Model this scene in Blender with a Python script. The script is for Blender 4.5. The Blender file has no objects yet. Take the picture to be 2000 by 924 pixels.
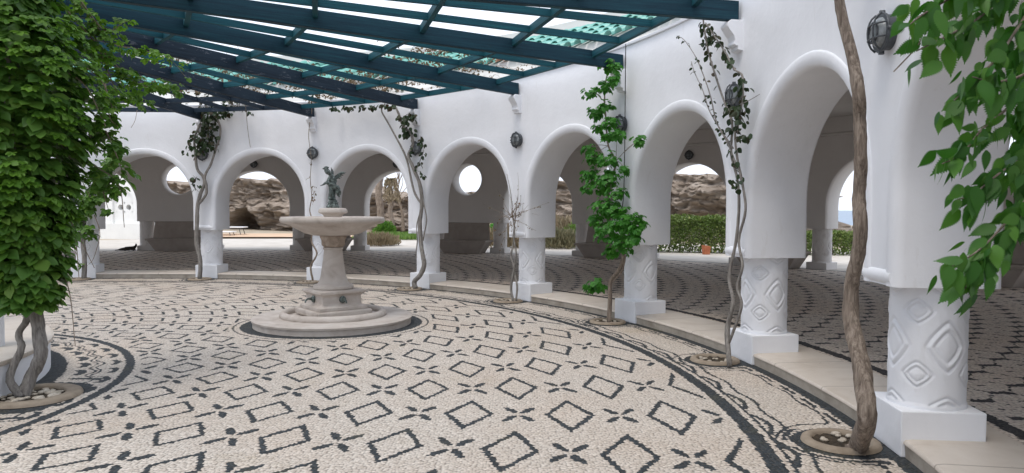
import bpy, bmesh, math, random
import numpy as np
from mathutils import Vector, Matrix, noise as mn
rng = np.random.default_rng(7)
random.seed(7)
C = bpy.context.scene.collection
sc = bpy.context.scene
pi = math.pi
rad = math.radians

# ------------------------------------------------------------------ camera
cd = bpy.data.cameras.new('camera'); cam = bpy.data.objects.new('camera', cd); C.objects.link(cam)
cd.sensor_width = 36.0; cd.lens = 25.1; cd.clip_end = 12000; cd.clip_start = 0.05
cam.matrix_world = Matrix.Translation((7.648, -5.584, 1.55)) @ Matrix.Rotation(rad(90-2.2), 4, 'X') @ Matrix.Rotation(rad(0.19), 4, 'Z')
sc.camera = cam

# ------------------------------------------------------------------ world, sun, exposure
SUN_EL, SUN_ROT = 66.0, 215.0       # elevation, compass heading (0 = +Y, clockwise)
w = bpy.data.worlds.new("World"); sc.world = w; w.use_nodes = True
nt = w.node_tree; nt.nodes.clear()
sky = nt.nodes.new('ShaderNodeTexSky'); sky.sky_type = 'NISHITA'; sky.sun_disc = False
sky.sun_elevation = rad(SUN_EL); sky.sun_rotation = rad(SUN_ROT); sky.dust_density = 4; sky.air_density = 1.2
tc = nt.nodes.new('ShaderNodeTexCoord')
cl = nt.nodes.new('ShaderNodeTexNoise'); cl.inputs['Scale'].default_value = 2.2; cl.inputs['Detail'].default_value = 6
mp = nt.nodes.new('ShaderNodeMapping'); mp.inputs['Scale'].default_value = (1, 1, 2.5)
nt.links.new(tc.outputs['Generated'], mp.inputs['Vector']); nt.links.new(mp.outputs['Vector'], cl.inputs['Vector'])
cr = nt.nodes.new('ShaderNodeMapRange'); cr.inputs['From Min'].default_value = 0.3; cr.inputs['From Max'].default_value = 0.75
cr.inputs['To Min'].default_value = 0.78; cr.inputs['To Max'].default_value = 1.0
nt.links.new(cl.outputs['Fac'], cr.inputs['Value'])
mx = nt.nodes.new('ShaderNodeMix'); mx.data_type = 'RGBA'
nt.links.new(cr.outputs['Result'], mx.inputs['Factor'])
nt.links.new(sky.outputs['Color'], mx.inputs['A']); mx.inputs['B'].default_value = (9.7, 10.5, 12.0, 1)
bg = nt.nodes.new('ShaderNodeBackground'); bg.inputs['Strength'].default_value = 0.10
nt.links.new(mx.outputs['Result'], bg.inputs['Color'])
wo = nt.nodes.new('ShaderNodeOutputWorld'); nt.links.new(bg.outputs['Background'], wo.inputs['Surface'])

sd = bpy.data.lights.new('sun', 'SUN'); sd.energy = 1.3; sd.angle = rad(22); sd.color = (1, 0.94, 0.86)
so = bpy.data.objects.new('sun', sd); C.objects.link(so)
sdir = Vector((math.sin(rad(SUN_ROT))*math.cos(rad(SUN_EL)), math.cos(rad(SUN_ROT))*math.cos(rad(SUN_EL)), math.sin(rad(SUN_EL))))
so.rotation_euler = sdir.to_track_quat('Z', 'Y').to_euler()
so.location = sdir*50
vs = sc.view_settings; vs.view_transform = 'Standard'; vs.look = 'None'; vs.gamma = 1; vs.use_curve_mapping = False
vs.exposure = 0.46

# ------------------------------------------------------------------ node helpers
class E:
    """tiny expression wrapper round shader math nodes"""
    def __init__(s, nt, sock): s.nt = nt; s.s = sock
    def _m(s, op, *a):
        n = s.nt.nodes.new('ShaderNodeMath'); n.operation = op
        for i, x in enumerate((s,)+a):
            if isinstance(x, E): s.nt.links.new(x.s, n.inputs[i])
            else: n.inputs[i].default_value = x
        return E(s.nt, n.outputs[0])
    def __add__(s, o): return s._m('ADD', o)
    __radd__ = __add__
    def __sub__(s, o): return s._m('SUBTRACT', o)
    def __rsub__(s, o): return (s*-1)+o
    def __mul__(s, o): return s._m('MULTIPLY', o)
    __rmul__ = __mul__
    def __truediv__(s, o): return s._m('DIVIDE', o)
    def abs(s): return s._m('ABSOLUTE')
    def sqrt(s): return s._m('SQRT')
    def sin(s): return s._m('SINE')
    def lt(s, o): return s._m('LESS_THAN', o)
    def gt(s, o): return s._m('GREATER_THAN', o)
    def min(s, o): return s._m('MINIMUM', o)
    def max(s, o): return s._m('MAXIMUM', o)
    def smin(s, o, k): return s._m('SMOOTH_MIN', o, k)
    def round(s): return s._m('ROUND')
    def floor(s): return s._m('FLOOR')
    def atan2(s, o): return s._m('ARCTAN2', o)
    def mod(s, o): return s._m('FLOORED_MODULO', o)
    def between(s, a, b): return s.gt(a)*s.lt(b)

def new_mat(name, rough=0.8, spec=0.3):
    m = bpy.data.materials.new(name); m.use_nodes = True
    nt = m.node_tree; b = nt.nodes['Principled BSDF']
    b.inputs['Roughness'].default_value = rough; b.inputs['Specular IOR Level'].default_value = spec
    return m, nt, b
def coords(nt, kind='Object'):
    t = nt.nodes.new('ShaderNodeTexCoord'); return t.outputs[kind]
def noise(nt, vec, scale, detail=4, rough=0.55, dist=0.0, dim='3D'):
    n = nt.nodes.new('ShaderNodeTexNoise'); n.noise_dimensions = dim
    n.inputs['Scale'].default_value = scale; n.inputs['Detail'].default_value = detail
    n.inputs['Roughness'].default_value = rough; n.inputs['Distortion'].default_value = dist
    nt.links.new(vec, n.inputs['Vector']); return n.outputs['Fac']
def ramp(nt, fac, stops):
    r = nt.nodes.new('ShaderNodeValToRGB'); el = r.color_ramp.elements
    while len(el) > 1: el.remove(el[-1])
    el[0].position = stops[0][0]; el[0].color = (*stops[0][1], 1)
    for p, c in stops[1:]:
        e = el.new(p); e.color = (*c, 1)
    nt.links.new(fac, r.inputs['Fac']); return r.outputs['Color']
def mix(nt, fac, a, b, mode='MIX'):
    n = nt.nodes.new('ShaderNodeMix'); n.data_type = 'RGBA'; n.blend_type = mode
    for k, v in (('Factor', fac), ('A', a), ('B', b)):
        if isinstance(v, E): v = v.s
        if isinstance(v, (tuple, list)): n.inputs[k].default_value = (*v, 1) if k != 'Factor' else v
        elif isinstance(v, (int, float)): n.inputs[k].default_value = v
        else: nt.links.new(v, n.inputs[k])
    return n.outputs['Result']
def bump(nt, b, h, strength=0.3, dist=0.01):
    n = nt.nodes.new('ShaderNodeBump'); n.inputs['Strength'].default_value = strength; n.inputs['Distance'].default_value = dist
    nt.links.new(h.s if isinstance(h, E) else h, n.inputs['Height']); nt.links.new(n.outputs['Normal'], b.inputs['Normal'])
def scaled(nt, vec, s):
    m = nt.nodes.new('ShaderNodeMapping'); m.inputs['Scale'].default_value = s; nt.links.new(vec, m.inputs['Vector']); return m.outputs['Vector']

def simple(name, stops, scale=6, rough=0.8, spec=0.3, bs=0.2, bd=0.01, bscale=60, detail=6, stretch=None, dist=0.0):
    m, nt, b = new_mat(name, rough, spec)
    v = coords(nt)
    v2 = scaled(nt, v, stretch) if stretch else v
    nt.links.new(ramp(nt, noise(nt, v2, scale, detail, 0.6, dist), stops), b.inputs['Base Color'])
    if bs: bump(nt, b, noise(nt, v2, bscale, 5), bs, bd)
    return m
def leaf_mat(name, cols, rough=0.45, trans=0.35):
    m, nt, b = new_mat(name, rough, 0.35)
    g = nt.nodes.new('ShaderNodeNewGeometry')
    col = ramp(nt, g.outputs['Random Per Island'], cols)
    nn = noise(nt, coords(nt), 1.6, 3)
    col = mix(nt, E(nt, nn)._m('MULTIPLY', 0.5), col, cols[-1][1])
    nt.links.new(col, b.inputs['Base Color'])
    t = nt.nodes.new('ShaderNodeBsdfTranslucent'); 
    hs = nt.nodes.new('ShaderNodeHueSaturation'); hs.inputs['Value'].default_value = 1.5; hs.inputs['Saturation'].default_value = 1.1
    nt.links.new(col, hs.inputs['Color']); nt.links.new(hs.outputs['Color'], t.inputs['Color'])
    ms = nt.nodes.new('ShaderNodeMixShader'); ms.inputs[0].default_value = trans
    nt.links.new(b.outputs[0], ms.inputs[1]); nt.links.new(t.outputs[0], ms.inputs[2])
    nt.links.new(ms.outputs[0], nt.nodes['Material Output'].inputs['Surface'])
    return m

# ------------------------------------------------------------------ object helpers
def link(o, parent=None):
    C.objects.link(o)
    if parent is not None: o.parent = parent
    return o
def thing(name, label, cat, loc=(0, 0, 0), rz=0.0, group=None):
    o = bpy.data.objects.new(name, None); o.empty_display_size = 0.2
    o.location = loc; o.rotation_euler = (0, 0, rz); C.objects.link(o)
    o['label'] = label; o['category'] = cat
    if group: o['group'] = group
    return o
def tag(o, label, cat, group=None):
    o['label'] = label; o['category'] = cat
    if group: o['group'] = group
    return o
class MB:
    """collects geometry; build() links it as one mesh object. Coordinates are world ones unless local=True"""
    def __init__(s): s.v = []; s.f = []
    def add(s, V, F):
        n = len(s.v); s.v.extend([tuple(p) for p in V]); s.f.extend([tuple(i+n for i in f) for f in F])
    def box(s, c, size, rz=0.0, M=None):
        hx, hy, hz = [k/2 for k in size]; cs, sn = math.cos(rz), math.sin(rz)
        V = []
        for x, y, z in ((-hx,-hy,-hz),(hx,-hy,-hz),(hx,hy,-hz),(-hx,hy,-hz),(-hx,-hy,hz),(hx,-hy,hz),(hx,hy,hz),(-hx,hy,hz)):
            V.append((c[0]+x*cs-y*sn, c[1]+x*sn+y*cs, c[2]+z))
        s.add(V, [(0,3,2,1),(4,5,6,7),(0,1,5,4),(1,2,6,5),(2,3,7,6),(3,0,4,7)])
    def beam(s, a, b, wd, dp):
        """box from a to b (centre line of its underside), width wd, depth dp upwards"""
        a, b = Vector(a), Vector(b); d = (b-a); side = Vector((-d.y, d.x, 0)).normalized()*wd/2; up = Vector((0, 0, dp))
        V = [a-side, a+side, b+side, b-side, a-side+up, a+side+up, b+side+up, b-side+up]
        s.add(V, [(0,1,2,3),(4,7,6,5),(0,4,5,1),(1,5,6,2),(2,6,7,3),(3,7,4,0)])
    def lathe(s, prof, n=48, c=(0, 0, 0), ph=0.0, cap=True):
        V = []; F = []
        for r, z in prof:
            for i in range(n):
                a = 2*pi*i/n+ph; V.append((c[0]+r*math.cos(a), c[1]+r*math.sin(a), c[2]+z))
        for j in range(len(prof)-1):
            for i in range(n):
                k = (i+1) % n; F.append((j*n+i, j*n+k, (j+1)*n+k, (j+1)*n+i))
        if cap: F.append(tuple(range(n))[::-1]); F.append(tuple((len(prof)-1)*n+i for i in range(n)))
        s.add(V, F)
    def tube(s, pts, rs, n=8, jit=0.0, seed=0):
        pts = [Vector(p) for p in pts]; rr = random.Random(seed)
        if not hasattr(rs, '__len__'): rs = [rs]*len(pts)
        V = []; F = []; prev = None
        for i, p in enumerate(pts):
            t = (pts[min(i+1, len(pts)-1)]-pts[max(i-1, 0)]).normalized()
            if prev is None: x = t.orthogonal().normalized()
            else: x = (prev-t*prev.dot(t)).normalized()
            prev = x; y = t.cross(x)
            for k in range(n):
                a = 2*pi*k/n; r = rs[i]*(1+jit*(rr.random()-.5)+jit*.8*math.sin(3*a+i*.7))
                V.append(p+(x*math.cos(a)+y*math.sin(a))*r)
        for i in range(len(pts)-1):
            for k in range(n):
                l = (k+1) % n; F.append((i*n+k, i*n+l, (i+1)*n+l, (i+1)*n+k))
        F.append(tuple(range(n))[::-1]); F.append(tuple((len(pts)-1)*n+k for k in range(n)))
        s.add(V, F)
    def build(s, name, mat, parent=None, smooth=False, local=False, kind=None, auto=None, bevel=0):
        V = s.v
        if parent is not None and not local:
            inv = Matrix.Translation(parent_world(parent)).inverted(); o = parent_world(parent)
            V = [(p[0]-o[0], p[1]-o[1], p[2]-o[2]) for p in V]
        me = bpy.data.meshes.new(name); me.from_pydata([tuple(p) for p in V], [], s.f); me.update()
        ob = bpy.data.objects.new(name, me); link(ob, parent)
        if mat: me.materials.append(mat)
        if smooth: me.polygons.foreach_set('use_smooth', [True]*len(me.polygons))
        if auto is not None:
            bm = bmesh.new(); bm.from_mesh(me)
            for f in bm.faces: f.smooth = True
            for e in bm.edges:
                if len(e.link_faces) == 2 and e.calc_face_angle(0) > rad(auto): e.smooth = False
            bm.to_mesh(me); bm.free()
        if bevel:
            md = ob.modifiers.new('bevel', 'BEVEL'); md.width = bevel; md.segments = 2; md.limit_method = 'ANGLE'
        if kind: ob['kind'] = kind
        return ob
def parent_world(p):
    x = Vector((0, 0, 0))
    while p is not None: x += p.location; p = p.parent
    return x
def spline(pts, n=6):
    """Catmull-Rom through pts"""
    P = [Vector(p) for p in pts]; P = [P[0]*2-P[1]]+P+[P[-1]*2-P[-2]]; out = []
    for i in range(1, len(P)-2):
        for k in range(n):
            t = k/n
            out.append(.5*((2*P[i])+(P[i+1]-P[i-1])*t+(2*P[i-1]-5*P[i]+4*P[i+1]-P[i+2])*t*t+(3*P[i]-P[i-1]-3*P[i+1]+P[i+2])*t**3))
    out.append(P[-2]); return out
def lerp_list(a, n):
    x = np.linspace(0, 1, len(a)); return list(np.interp(np.linspace(0, 1, n), x, a))
def az(a, r, z=0.0): return (r*math.cos(rad(a)), r*math.sin(rad(a)), z)

# ------------------------------------------------------------------ materials
def plaster(name, col, bs=0.24):
    m, nt, b = new_mat(name, 0.85, 0.2); v = coords(nt)
    n = noise(nt, v, 1.3, 5)
    c = ramp(nt, n, [(0.3, tuple(k*0.95 for k in col)), (0.6, col), (0.8, tuple(min(1, k*1.02) for k in col))])
    n2 = noise(nt, scaled(nt, v, (3, 3, .6)), 3.0, 6, .7)
    c = mix(nt, E(nt, n2).gt(0.64)*0.10, c, (0.52, 0.49, 0.44))
    nt.links.new(c, b.inputs['Base Color'])
    n3 = noise(nt, scaled(nt, v, (1, 1, .35)), 1.1, 7, .75, .5)
    c = mix(nt, (E(nt, n3)-0.5).max(0)*0.9, c, tuple(k*0.80 for k in col))
    nt.links.new(c, b.inputs['Base Color'])
    h = E(nt, noise(nt, v, 4, 3))*1.2+E(nt, noise(nt, v, 14, 4))*0.5+E(nt, noise(nt, v, 90, 4))*0.12
    bump(nt, b, h, bs, 0.02); return m
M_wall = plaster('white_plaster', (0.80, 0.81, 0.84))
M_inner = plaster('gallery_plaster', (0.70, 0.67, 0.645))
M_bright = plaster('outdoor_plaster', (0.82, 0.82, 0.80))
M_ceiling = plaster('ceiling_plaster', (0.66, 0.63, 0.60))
M_bench = simple('bench_plaster', [(0.3, (0.34, 0.295, 0.26)), (0.7, (0.43, 0.38, 0.34))], 3, 0.8, bs=0.2)
M_stone = simple('fountain_limestone', [(0.25, (0.34, 0.29, 0.25)), (0.45, (0.47, 0.415, 0.37)), (0.6, (0.53, 0.48, 0.435)), (0.8, (0.60, 0.555, 0.51))], 4, 0.75, bs=0.35, bd=0.006, bscale=45, dist=0.6)
M_stone_d = simple('weathered_limestone', [(0.3, (0.24, 0.19, 0.15)), (0.55, (0.38, 0.31, 0.25)), (0.8, (0.47, 0.40, 0.33))], 12, 0.85, bs=0.6, bd=0.01, bscale=40, dist=1)
M_ring = simple('pit_ring_stone', [(0.3, (0.22, 0.175, 0.13)), (0.6, (0.30, 0.245, 0.185)), (0.8, (0.36, 0.30, 0.235))], 9, 0.9, bs=0.4, bscale=70)
M_soil = simple('soil', [(0.3, (0.025, 0.02, 0.015)), (0.7, (0.08, 0.06, 0.04))], 30, 0.95, bs=0.8, bd=0.02, bscale=50)
M_peb = simple('loose_pebbles', [(0.3, (0.32, 0.27, 0.21)), (0.6, (0.50, 0.44, 0.36)), (0.8, (0.62, 0.56, 0.48))], 9, 0.7, bs=0.1)
M_bronze = simple('bronze_verdigris', [(0.35, (0.025, 0.032, 0.03)), (0.5, (0.075, 0.095, 0.088)), (0.6, (0.17, 0.215, 0.20)), (0.72, (0.36, 0.41, 0.39))], 28, 0.5, 0.5, bs=0.5, bscale=90, dist=0.8)
M_metal = simple('dark_lamp_metal', [(0.3, (0.035, 0.04, 0.045)), (0.7, (0.09, 0.10, 0.11))], 25, 0.45, 0.5, bs=0.1)
M_bark = simple('vine_bark', [(0.3, (0.11, 0.085, 0.068)), (0.5, (0.25, 0.20, 0.16)), (0.72, (0.42, 0.355, 0.295))], 6, 0.9, bs=0.9, bd=0.02, bscale=14, stretch=(9, 9, 1.0), dist=0.6)
M_bark_g = simple('grey_bark', [(0.3, (0.13, 0.12, 0.11)), (0.5, (0.24, 0.22, 0.20)), (0.75, (0.36, 0.34, 0.31))], 7, 0.9, bs=0.8, bd=0.012, bscale=18, stretch=(8, 8, 1.2))
M_twig = simple('dry_twigs', [(0.3, (0.16, 0.12, 0.09)), (0.7, (0.33, 0.27, 0.21))], 12, 0.9, bs=0)
M_cable = simple('black_cable', [(0.4, (0.012, 0.012, 0.014)), (0.6, (0.03, 0.03, 0.032))], 5, 0.5, bs=0)
M_terra = simple('terracotta', [(0.3, (0.36, 0.11, 0.05)), (0.7, (0.50, 0.18, 0.09))], 8, 0.85, bs=0.2)
M_whitep = simple('white_paint', [(0.3, (0.72, 0.72, 0.72)), (0.7, (0.82, 0.82, 0.82))], 5, 0.5, bs=0)
M_cat = simple('dark_fur', [(0.35, (0.012, 0.011, 0.010)), (0.7, (0.05, 0.035, 0.025))], 20, 0.8, bs=0.4, bscale=90)
M_leaf = leaf_mat('creeper_leaves', [(0, (0.030, 0.10, 0.018)), (0.3, (0.06, 0.16, 0.028)), (0.6, (0.12, 0.25, 0.045)), (0.8, (0.05, 0.14, 0.025)), (1, (0.16, 0.27, 0.05))])
M_leafy = leaf_mat('young_leaves', [(0, (0.10, 0.23, 0.03)), (0.5, (0.17, 0.31, 0.045)), (1, (0.11, 0.24, 0.03))])
M_leafb = leaf_mat('bright_leaves', [(0, (0.04, 0.17, 0.022)), (0.5, (0.09, 0.28, 0.04)), (1, (0.05, 0.19, 0.028))])
M_leafd = leaf_mat('dark_leaves', [(0, (0.018, 0.036, 0.013)), (0.6, (0.036, 0.066, 0.022)), (0.85, (0.075, 0.040, 0.026)), (1, (0.024, 0.042, 0.016))], trans=0.15)
M_leafn = leaf_mat('near_leaves', [(0, (0.028, 0.11, 0.014)), (0.35, (0.048, 0.155, 0.020)), (0.75, (0.10, 0.24, 0.032)), (1, (0.035, 0.12, 0.018))], trans=0.3)
M_leafr = leaf_mat('dead_leaves', [(0, (0.13, 0.085, 0.05)), (0.4, (0.20, 0.145, 0.095)), (0.7, (0.10, 0.085, 0.04)), (1, (0.17, 0.115, 0.07))], rough=0.8, trans=0.2)
M_hedge = leaf_mat('hedge_leaves', [(0, (0.03, 0.075, 0.012)), (0.5, (0.065, 0.14, 0.022)), (0.9, (0.12, 0.21, 0.04)), (1, (0.30, 0.32, 0.12))], trans=0.2)
M_grass = leaf_mat('grass_blades', [(0, (0.08, 0.17, 0.03)), (0.6, (0.14, 0.25, 0.05)), (1, (0.18, 0.26, 0.07))], trans=0.25)
M_dryg = leaf_mat('dry_grass', [(0, (0.26, 0.20, 0.13)), (0.6, (0.36, 0.29, 0.20)), (1, (0.20, 0.17, 0.10))], rough=0.9, trans=0.2)

# painted timber
def timber(name, dark=False, teal=False):
    m, nt, b = new_mat(name, 0.65, 0.22); v = coords(nt)
    vv = scaled(nt, v, (0.7, 0.7, 22))
    g = noise(nt, vv, 2.2, 6, .65, .3)
    if dark: c = ramp(nt, g, [(0.3, (0.008, 0.016, 0.028)), (0.6, (0.017, 0.032, 0.05)), (0.8, (0.03, 0.05, 0.07))])
    else: c = ramp(nt, g, [(0.3, (0.005, 0.022, 0.038)), (0.55, (0.008, 0.040, 0.060)), (0.8, (0.012, 0.070, 0.090))])
    if teal: c = ramp(nt, g, [(0.3, (0.006, 0.038, 0.056)), (0.55, (0.009, 0.070, 0.092)), (0.8, (0.014, 0.11, 0.125))])
    p = noise(nt, scaled(nt, v, (1.4, 1.4, 5)), 3.2, 9, .75)
    thr = 0.60 if dark else 0.73
    c = mix(nt, E(nt, p).gt(thr)*(0.32 if dark else 0.2), c, (0.24, 0.25, 0.28))
    k = noise(nt, v, 11, 2)
    c = mix(nt, E(nt, k).gt(0.72)*0.45, c, (0.01, 0.03, 0.035))
    nt.links.new(c, b.inputs['Base Color']); bump(nt, b, g, 0.35, 0.006); return m
M_timber = timber('petrol_painted_timber'); M_timber_d = timber('weathered_painted_timber', True); M_teal = timber('teal_painted_timber', teal=True)

# mosaic floors
R0 = 10.164; PH = -5.14; STEP = 15.0
def pebble_floor(name, fn, light, light2, dark, scale, bs, stain):
    m, nt, b = new_mat(name, 0.7, 0.25); v = coords(nt)
    vo = nt.nodes.new('ShaderNodeTexVoronoi'); vo.voronoi_dimensions = '2D'; vo.inputs['Scale'].default_value = scale
    vo.inputs['Randomness'].default_value = 0.8
    nt.links.new(v, vo.inputs['Vector'])
    sx = nt.nodes.new('ShaderNodeSeparateXYZ'); nt.links.new(vo.outputs['Position'], sx.inputs[0])
    x = E(nt, sx.outputs['X']); y = E(nt, sx.outputs['Y'])
    # the voronoi position is returned in texture units of the input
    mask = fn(nt, x, y)
    sc_ = nt.nodes.new('ShaderNodeSeparateColor'); nt.links.new(vo.outputs['Color'], sc_.inputs[0])
    rnd = sc_.outputs['Red']
    lc = mix(nt, rnd, light, light2)
    lc = mix(nt, E(nt, sc_.outputs['Green']).gt(0.9)*0.5, lc, tuple(min(.85, k*1.25) for k in light2))
    big = noise(nt, v, 0.7, 5)
    lc = mix(nt, E(nt, big)._m('SMOOTH_MAX', 0.45, 0.1)-0.40, lc, tuple(a*bb for a, bb in zip(light, (1.05, .86, .70))))
    st = (E(nt, noise(nt, v, 0.9, 8, .8))-0.56).max(0)*5.0; st = st.min(1)
    if stain: lc = mix(nt, st*0.45, lc, (0.36, 0.29, 0.16))
    dc = mix(nt, rnd, dark, tuple(k*2.6 for k in dark))
    if stain: dc = mix(nt, st*0.5, dc, (0.16, 0.14, 0.05))
    c = mix(nt, mask, lc, dc)
    gap = E(nt, vo.outputs['Distance'])
    g2 = (gap-0.42).max(0)*2.2
    c = mix(nt, g2.min(0.5), c, (0.10, 0.088, 0.075))
    nt.links.new(c, b.inputs['Base Color'])
    bump(nt, b, (gap*gap)*-1.0, bs, 0.016)
    return m
def court(nt, x, y):
    r = (x*x+y*y).sqrt(); th = y.atan2(x)
    # diamond and flower field, checkerboard in (r, theta)
    dth = rad(6.0); dr = 0.382
    i = (r-7.71)/dr; j = (th-rad(4.2))/dth
    # diamonds where (i+j) even: rotate to lattice
    a = ((i+j)/2).round(); bq = ((i-j)/2).round()
    ic = a+bq; jc = a-bq
    lx = ((i-ic)*dr).abs(); ly = ((j-jc)*dth*r).abs(); hy = r*dth*0.50
    d = lx/0.190+ly/hy
    dia = d.between(0.77, 1.01)
    a2 = ((i+1+j)/2).round(); b2 = ((i+1-j)/2).round()
    ic2 = a2+b2-1; jc2 = a2-b2
    fx = ((i-ic2)*dr).abs(); fy = ((j-jc2)*dth*r).abs()
    u = fx*0.53+fy*0.848; wv = fx*0.848-fy*0.53
    e1 = (u-0.125)/0.092; e2 = wv/0.031
    fl = (e1*e1+e2*e2).lt(1.0)
    field = (dia+fl).min(1)
    # outer border
    wob = (th*110).sin()
    lump = (th*95).sin()
    bands = r.between(9.29, 9.40)+r.between(9.44, 9.465+0.0)+(r-0.028*lump).between(9.475, 9.515)*lump.gt(-0.75)+(r-0.018*lump).between(9.585, 9.612)
    # contour bands that follow step foot and tree pits
    tf = ((th-rad(PH)+rad(7.5)).mod(rad(STEP))-rad(7.5))*9.87
    px = r-9.88
    dp = (px*px+tf*tf).sqrt()-0.265
    s = (10.13-r).smin(dp, 0.12)
    cb = s.lt(0.045)+s.between(0.07, 0.105)*(th*150).sin().gt(-0.5)+(s-0.014*wob).between(0.135, 0.155)
    # inner border round the central base
    ix = x-0.874; iy = y+0.044; ri = (ix*ix+iy*iy).sqrt(); ti = iy.atan2(ix)
    li = (ti*52).sin()
    ib = ri.between(3.30, 3.385)+(ri-0.030*li).between(3.17, 3.235)*li.gt(-0.4)+(ri-0.03*li).between(3.07, 3.092)
    qx = x-3.72; qy = y-0.2; dq = (qx*qx+qy*qy).sqrt()-0.40
    s2 = (ri-2.70).smin(dq, 0.12)
    ib2 = s2.between(-0.5, 0.10)+(s2-0.03*li).between(0.19, 0.27)*li.gt(-0.5)+(s2-0.03*li).between(0.32, 0.345)
    # fountain surround
    gx = x-5.24; gy = y-4.02; rf = (gx*gx+gy*gy).sqrt()
    fr = rf.lt(1.19)+rf.between(1.255, 1.28)
    infield = r.lt(9.24)*ri.gt(3.44)*rf.gt(1.33)
    return (field*infield+bands+cb*r.gt(9.30)+ib+ib2*ri.lt(3.19)+fr).min(1)
def gallery(nt, x, y):
    r = (x*x+y*y).sqrt(); th = y.atan2(x); N = 152.0
    dr = 0.31; dth = 2*pi/N
    i = (r-11.2)/dr; j = th/dth
    out = None
    best = None; per = []
    for off in (0.0, 1.0):
        ic = ((i-off)/2).round()*2+off; jc = (j-off*0.5).round()+off*0.5
        ex = (i-ic)*dr/0.225; ey = (j-jc)*2.0/0.94
        e2_ = ex*ex; dd = e2_*e2_*0.6+e2_*0.4+ey*ey
        best = dd if best is None else best.min(dd); per.append(dd)
        if off == 0.0:
            mk = (ex.abs()/0.22+ey.abs()/0.09).lt(1)
        else: mk = mk.max((ex.abs()/0.22+ey.abs()/0.09).lt(1))
    ov = best.gt(0.80).max((per[0]-per[1]).abs().lt(0.10))
    edge = r.between(10.92, 11.04)
    dk = (ov+mk).min(1)*r.gt(11.12)*r.lt(18.9)
    return (dk+edge+r.gt(18.95)).min(1)
M_court = pebble_floor('courtyard_pebble_mosaic', court, (0.50, 0.435, 0.37), (0.66, 0.60, 0.53), (0.017, 0.021, 0.024), 52.0, 0.5, True)
M_gall = pebble_floor('gallery_pebble_mosaic', gallery, (0.58, 0.50, 0.43), (0.72, 0.645, 0.57), (0.014, 0.014, 0.016), 40.0, 0.7, False)

def marble():
    m, nt, b = new_mat('beige_marble', 0.42, 0.4); v = coords(nt)
    n = noise(nt, v, 2.6, 8, .65, 1.2)
    c = ramp(nt, n, [(0.25, (0.50, 0.43, 0.36)), (0.5, (0.59, 0.525, 0.455)), (0.75, (0.64, 0.58, 0.51))])
    s = E(nt, noise(nt, v, 4.5, 8, .8, 1.5)).gt(0.655)
    c = mix(nt, s*0.6, c, (0.30, 0.20, 0.15))
    sx = nt.nodes.new('ShaderNodeSeparateXYZ'); nt.links.new(v, sx.inputs[0])
    th = E(nt, sx.outputs['Y']).atan2(E(nt, sx.outputs['X']))
    jt = (th/rad(5.0)-0.2)
    jd = (jt-jt.round()).abs().lt(0.008)
    c = mix(nt, jd*0.6, c, (0.20, 0.16, 0.13))
    nt.links.new(c, b.inputs['Base Color']); bump(nt, b, E(nt, noise(nt, v, 30, 4))-jd*2, 0.12, 0.01)
    return m
M_marble = marble()
M_riser = simple('step_riser', [(0.3, (0.30, 0.26, 0.21)), (0.55, (0.42, 0.37, 0.31)), (0.8, (0.50, 0.45, 0.38))], 5, 0.8, bs=0.5, bscale=60)

# ------------------------------------------------------------------ structure: floors and ground
def annulus(name, r0, r1, z, mat, n=288, nr=1, a0=0, a1=360, kind='structure'):
    b = MB(); V = []; F = []
    full = (a1-a0) == 360
    m = n if full else n+1
    for j in range(nr+1):
        r = r0+(r1-r0)*j/nr
        for i in range(m):
            a = rad(a0+(a1-a0)*i/n); V.append((r*math.cos(a), r*math.sin(a), z))
    for j in range(nr):
        for i in range(n):
            k = (i+1) % m; F.append((j*m+i, (j+1)*m+i, (j+1)*m+k, j*m+k))
    b.add(V, F); return b.build(name, mat, kind=kind)
cb = MB(); cb.add([(0, 0, 0)]+[az(i*2.5, 10.25) for i in range(144)], [(0, i+1, (i+1) % 144+1) for i in range(144)])
cb.build('courtyard_floor', M_court, kind='structure')
FZ = 0.117
annulus('gallery_floor', 10.86, 19.02, FZ-0.004, M_gall)
# marble step round the courtyard
sb = MB(); prof = [(10.862, FZ), (10.22, FZ), (10.182, FZ-0.006), (10.172, FZ-0.018), (10.172, FZ-0.03), (10.182, FZ-0.036), (10.186, 0.0)]
V = []; F = []; n = 288
for r, z in prof:
    for i in range(n): V.append(az(i*360/n, r, z))
for j in range(len(prof)-1):
    for i in range(n): F.append((j*n+i, j*n+(i+1) % n, (j+1)*n+(i+1) % n, (j+1)*n+i))
sb.add(V, F); st = sb.build('courtyard_step', M_marble, kind='structure', auto=40)
st.data.materials.append(M_riser)
for p in st.data.polygons:
    if p.index >= 5*n: p.material_index = 1
# kerb slab outside of the gallery and the land
M_pave = simple('outdoor_paving', [(0.3, (0.46, 0.42, 0.37)), (0.6, (0.56, 0.52, 0.47)), (0.8, (0.63, 0.60, 0.55))], 1.5, 0.9, bs=0.2, bscale=40)
M_sand = simple('warm_sand', [(0.3, (0.50, 0.34, 0.22)), (0.6, (0.60, 0.43, 0.30)), (0.85, (0.66, 0.52, 0.40))], 0.9, 0.95, bs=0.4, bscale=20)
M_land = simple('dry_ground', [(0.3, (0.30, 0.25, 0.18)), (0.6, (0.42, 0.36, 0.28)), (0.85, (0.52, 0.46, 0.37))], 0.8, 0.95, bs=0.6, bscale=15)
M_sea = simple('sea_water', [(0.3, (0.10, 0.16, 0.24)), (0.7, (0.17, 0.24, 0.32))], 0.08, 0.35, 0.5, bs=0.5, bd=0.3, bscale=0.8)
annulus('gallery_kerb', 19.02, 20.2, FZ, M_pave)
kb = annulus('paved_path', 20.2, 29.0, FZ-0.03, M_pave)
V = []; F = []; n = 144; rr = [28.9, 33, 38, 46, 60, 78, 96]
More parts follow.
